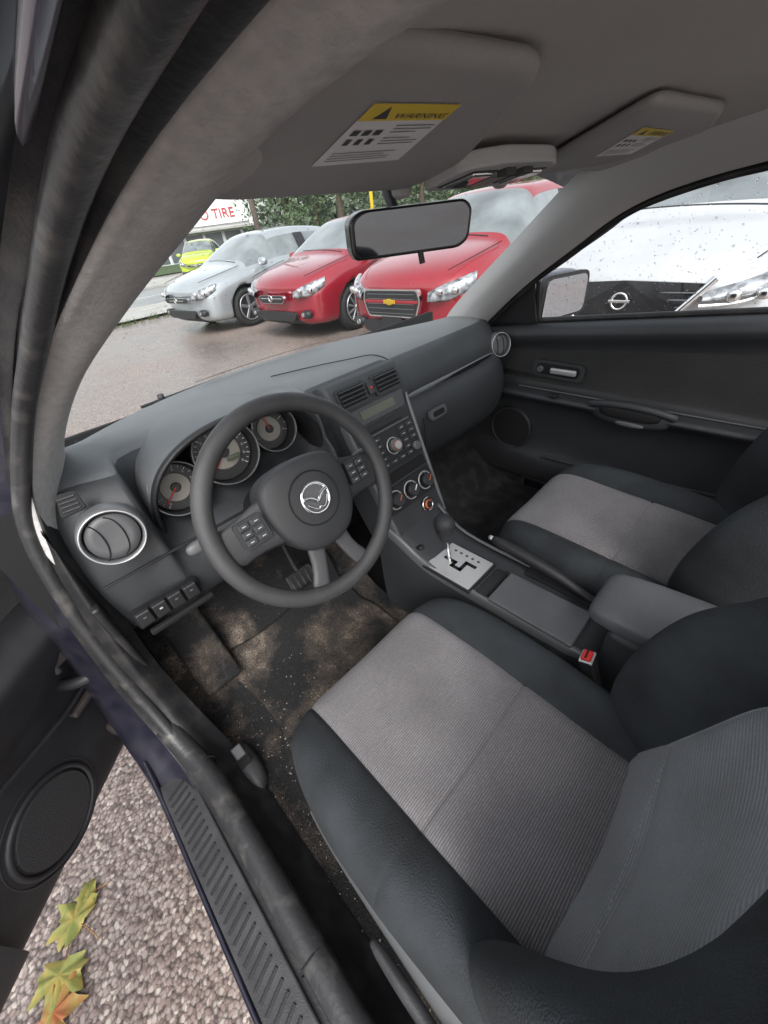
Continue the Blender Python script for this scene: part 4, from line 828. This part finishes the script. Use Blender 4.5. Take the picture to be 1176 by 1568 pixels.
    tube('wiper',[(-1.01*k,.55,1.03*h),(-1.05*k,.1,1.08*h),(-1.08*k,-.4,1.075*h)],.008,M['black'],g)
    return g
pi=math.pi
car((2.72,.50,G),pi,(.45,.46,.475),4.6,.90,1.57,'v',0)
car((2.78,2.85,G),pi+.03,(.28,.010,.020),4.55,.90,1.50,'c',.15)
car((2.74,5.28,G),pi+.08,(.26,.010,.022),4.5,.88,1.44,'b',.15)
car((2.24,7.7,G),pi+.10,(.38,.41,.43),4.5,.88,1.42,'a',.4)
car((7.9,20.0,G),pi*1.30,(.40,.50,.03),3.9,.82,1.5,'a',.0)
M['wall']=mat('white_cladding',(.62,.63,.64),.7,nscale=1,namt=.05);M['bwin']=mat('shop_window',(.10,.11,.12),.1);M['signred']=mat('sign_red',(.5,.04,.06),.5)
bd=empty('shop_building',(18.6,44,G),(0,0,rad(-24)))
rbox('walls',(0,4,2.6),(13,8,5.2),M['wall'],bd,.02);rbox('roof_band',(0,3.95,5.3),(13.3,8.3,.35),M['conc'],bd,.02)
rbox('canopy',(0,-.35,2.3),(13.1,.8,.2),M['conc'],bd,.03)
for k in range(7):
    rbox('shop_window_%d'%k,(-5.4+k*1.8,-.02,1.1),(1.5,.08,1.9),M['bwin'],bd,.01);rbox('mullion_%d'%k,(-4.5+k*1.8,-.06,1.1),(.14,.1,2.2),M['wall'],bd,.01)
rbox('sign_board',(1.4,-.12,3.5),(8.0,.15,1.7),M['white'],bd,.02)
c=bpy.data.curves.new('sign_lettering','FONT');c.body='AUTO TIRE';c.size=1.05;c.extrude=.03;c.align_x='CENTER';c.materials.append(M['signred'])
o=bpy.data.objects.new('sign_lettering',c);o.location=(1.6,-.24,3.1);o.rotation_euler=(rad(90),0,0);link(o,bd)
M['wood']=mat('pole_wood',(.16,.13,.11),.85,nscale=12,namt=.2);M['yel']=mat('yellow_post',(.7,.5,.03),.5)
up=empty('utility_pole',(12.4,21.6,G));cyl('shaft',(0,0,4.5),.15,9,M['wood'],up,r2=.11);rbox('crossarm',(0,0,8.2),(2.2,.1,.12),M['wood'],up,.01)
for sx in (-.9,-.4,.4,.9): cyl('insulator_%d'%int(sx*10),(sx,0,8.33),.04,.14,M['white'],up,seg=12)
tl=empty('traffic_light',(16.9,17.6,G));cyl('pole',(0,0,3),.09,6,M['yel'],tl);rbox('head',(0,-.2,5.0),(.35,.3,1.0),M['yel'],tl,.03)
for k in range(3): cyl('lens_%d'%k,(0,-.36,5.3-k*.3),.11,.04,M['signred'] if k==0 else M['black'],tl,rot=(rad(90),0,0),seg=20)
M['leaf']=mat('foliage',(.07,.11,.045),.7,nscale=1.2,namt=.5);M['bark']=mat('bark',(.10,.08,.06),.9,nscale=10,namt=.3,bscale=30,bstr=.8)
M['leaf2']=mat('foliage_far',(.12,.16,.10),.8,nscale=.5,namt=.4)  # paler, greyer green, distance haze put into the colour
def tree(x,y,h,r,seed,name='deciduous_tree'):
    rnd=random.Random(seed);g=empty(name,(x,y,G))
    loft('trunk',[[(rr*math.cos(2*pi*k/10)+ox,rr*math.sin(2*pi*k/10),z) for k in range(10)] for rr,ox,z in ((.3,0,0),(.22,.03,h*.2),(.17,.1,h*.45),(.08,.05,h*.8))],M['bark'],g,sub=0,closed=True)
    for k in range(7):
        a=rnd.random()*6.28;z=h*rnd.uniform(.3,.6);tube('limb_%d'%k,[(.05,0,z),(r*.4*math.cos(a),r*.4*math.sin(a),z+h*.12),(r*.8*math.cos(a),r*.8*math.sin(a),z+h*.2)],.05,M['bark'],g)
    vs=[];fs=[]
    for c in range(46):
        a=rnd.random()*6.28;q=rnd.random()**.5*r;zz=h*rnd.uniform(.22,1.0);q*=math.sin(min(1,max(.15,(1.08-zz/h)*1.6))*1.57)
        cx,cy=q*math.cos(a),q*math.sin(a);cr=rnd.uniform(.5,1.1)*r*.28
        for l in range(120):
            d=V((rnd.gauss(0,1),rnd.gauss(0,1),rnd.gauss(0,1))).normalized()*cr*rnd.uniform(.6,1.05)
            p=V((cx,cy,zz))+d;s=rnd.uniform(.07,.15)
            u=V((rnd.gauss(0,1),rnd.gauss(0,1),rnd.gauss(0,1))).normalized()*s;v=u.orthogonal().normalized()*s*.7
            b=len(vs);vs+=[p-u,p+v,p+u,p-v];fs.append((b,b+1,b+2,b+3))
    mesh('crown',vs,fs,M['leaf'],g,smooth=False)
tree(20,30,8.5,3.2,1);tree(21,25,9,3.6,2);tree(26,22,9,3.8,3);tree(24,13,8.5,3.5,5);tree(30,16,10,4,6);tree(27,8,8,3.4,7);tree(25,33,10,4,8);tree(32,9.5,9,4,9);tree(34,3,9,4,11);tree(29,27,10,4,12)
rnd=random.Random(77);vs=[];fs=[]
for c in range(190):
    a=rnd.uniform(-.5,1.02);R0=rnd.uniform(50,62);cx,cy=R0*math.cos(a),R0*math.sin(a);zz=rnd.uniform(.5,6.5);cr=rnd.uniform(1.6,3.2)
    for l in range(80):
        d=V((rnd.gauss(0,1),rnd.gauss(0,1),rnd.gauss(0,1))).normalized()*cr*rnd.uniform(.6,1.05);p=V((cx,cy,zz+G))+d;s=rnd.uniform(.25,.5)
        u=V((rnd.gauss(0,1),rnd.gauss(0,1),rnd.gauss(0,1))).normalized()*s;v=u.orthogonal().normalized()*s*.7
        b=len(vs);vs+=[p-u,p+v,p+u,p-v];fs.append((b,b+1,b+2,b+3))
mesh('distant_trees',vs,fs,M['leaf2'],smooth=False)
M['mleaf']=mat('autumn_leaf',(.33,.25,.06),.5,nscale=40,col2=(.34,.10,.03));M['mleaf2']=mat('green_leaf',(.17,.22,.05),.5,nscale=45,col2=(.38,.30,.07))
def mleaf(x,y,s,rot,m):
    tips=[(90,1),(80,.72),(70,.66),(62,.46),(50,.72),(38,.92),(30,.62),(20,.5),(12,.62),(2,.66),(-8,.42),(-20,.55),(-50,.22),(-86,.14)]
    pts=[(math.cos(rad(a))*r,math.sin(rad(a))*r) for a,r in tips]
    pts=pts+[(-px,py) for px,py in reversed(pts) if abs(px)>.02][:]
    n=len(pts);vs=[(0,.15,.16)]+[(px,py,.10*math.sin(k*1.7+rot)+.06) for k,(px,py) in enumerate(pts)]
    fs=[(0,1+k,1+(k+1)%n) for k in range(n)]
    vs=[(v[0]*s,v[1]*s,v[2]*s) for v in vs]
    g=mesh('maple_leaf',vs,fs,m,smooth=True,loc=(x,y,G+.008),rot=(0,0,rot))
    t=tube('leaf_stem',[(0,-.1*s,.03*s),(.05*s,-.5*s,.06*s),(.0,-.9*s,.02*s)],.0012,M['mleaf'],g);return g
for x,y,s,r,mm_ in ((-1.19,.25,.085,.4,'mleaf2'),(-1.235,.19,.090,2.6,'mleaf2'),(-1.275,.13,.080,4.3,'mleaf'),(-1.15,.29,.045,1.2,'mleaf2')):
    mleaf(x,y,s,r,M[mm_])
# ================================================================ WORLD / LIGHT / CAMERA
w=bpy.data.worlds.new('World');scene.world=w;w.use_nodes=True;nt=w.node_tree
bg=nt.nodes['Background'];bg.inputs[1].default_value=.15
sk=nt.nodes.new('ShaderNodeTexSky');sk.sky_type='NISHITA';sk.sun_disc=False;sk.sun_elevation=rad(48);sk.sun_rotation=rad(220);sk.dust_density=3.5;sk.air_density=1.2
hs_=nt.nodes.new('ShaderNodeHueSaturation');hs_.inputs['Saturation'].default_value=.22;hs_.inputs['Value'].default_value=2.3
nt.links.new(sk.outputs[0],hs_.inputs['Color']);nt.links.new(hs_.outputs[0],bg.inputs[0])
ld=bpy.data.lights.new('sun','SUN');ld.energy=1.5;ld.angle=rad(30);ld.color=(1,.97,.93)
lo=bpy.data.objects.new('sun',ld);COL.objects.link(lo)
az=rad(220);el=rad(48);dirv=V((math.sin(az)*math.cos(el),math.cos(az)*math.cos(el),math.sin(el)))
lo.rotation_euler=dirv.to_track_quat('Z','Y').to_euler()
cam=bpy.data.cameras.new('camera');co=bpy.data.objects.new('camera',cam);COL.objects.link(co)
cam.sensor_fit='HORIZONTAL';cam.sensor_width=36;cam.lens=18;cam.clip_start=.01;cam.clip_end=900
Rv=V((0.6985,-0.7069,-0.1095));Uv=V((0.4930,0.3648,0.7898));Fv=V((0.5186,0.6059,-0.6033))
co.matrix_world=Matrix(((Rv.x,Uv.x,-Fv.x,-.64),(Rv.y,Uv.y,-Fv.y,-.51),(Rv.z,Uv.z,-Fv.z,1.0),(0,0,0,1)))
scene.camera=co
scene.view_settings.view_transform='Standard';scene.view_settings.look='None';scene.view_settings.exposure=0
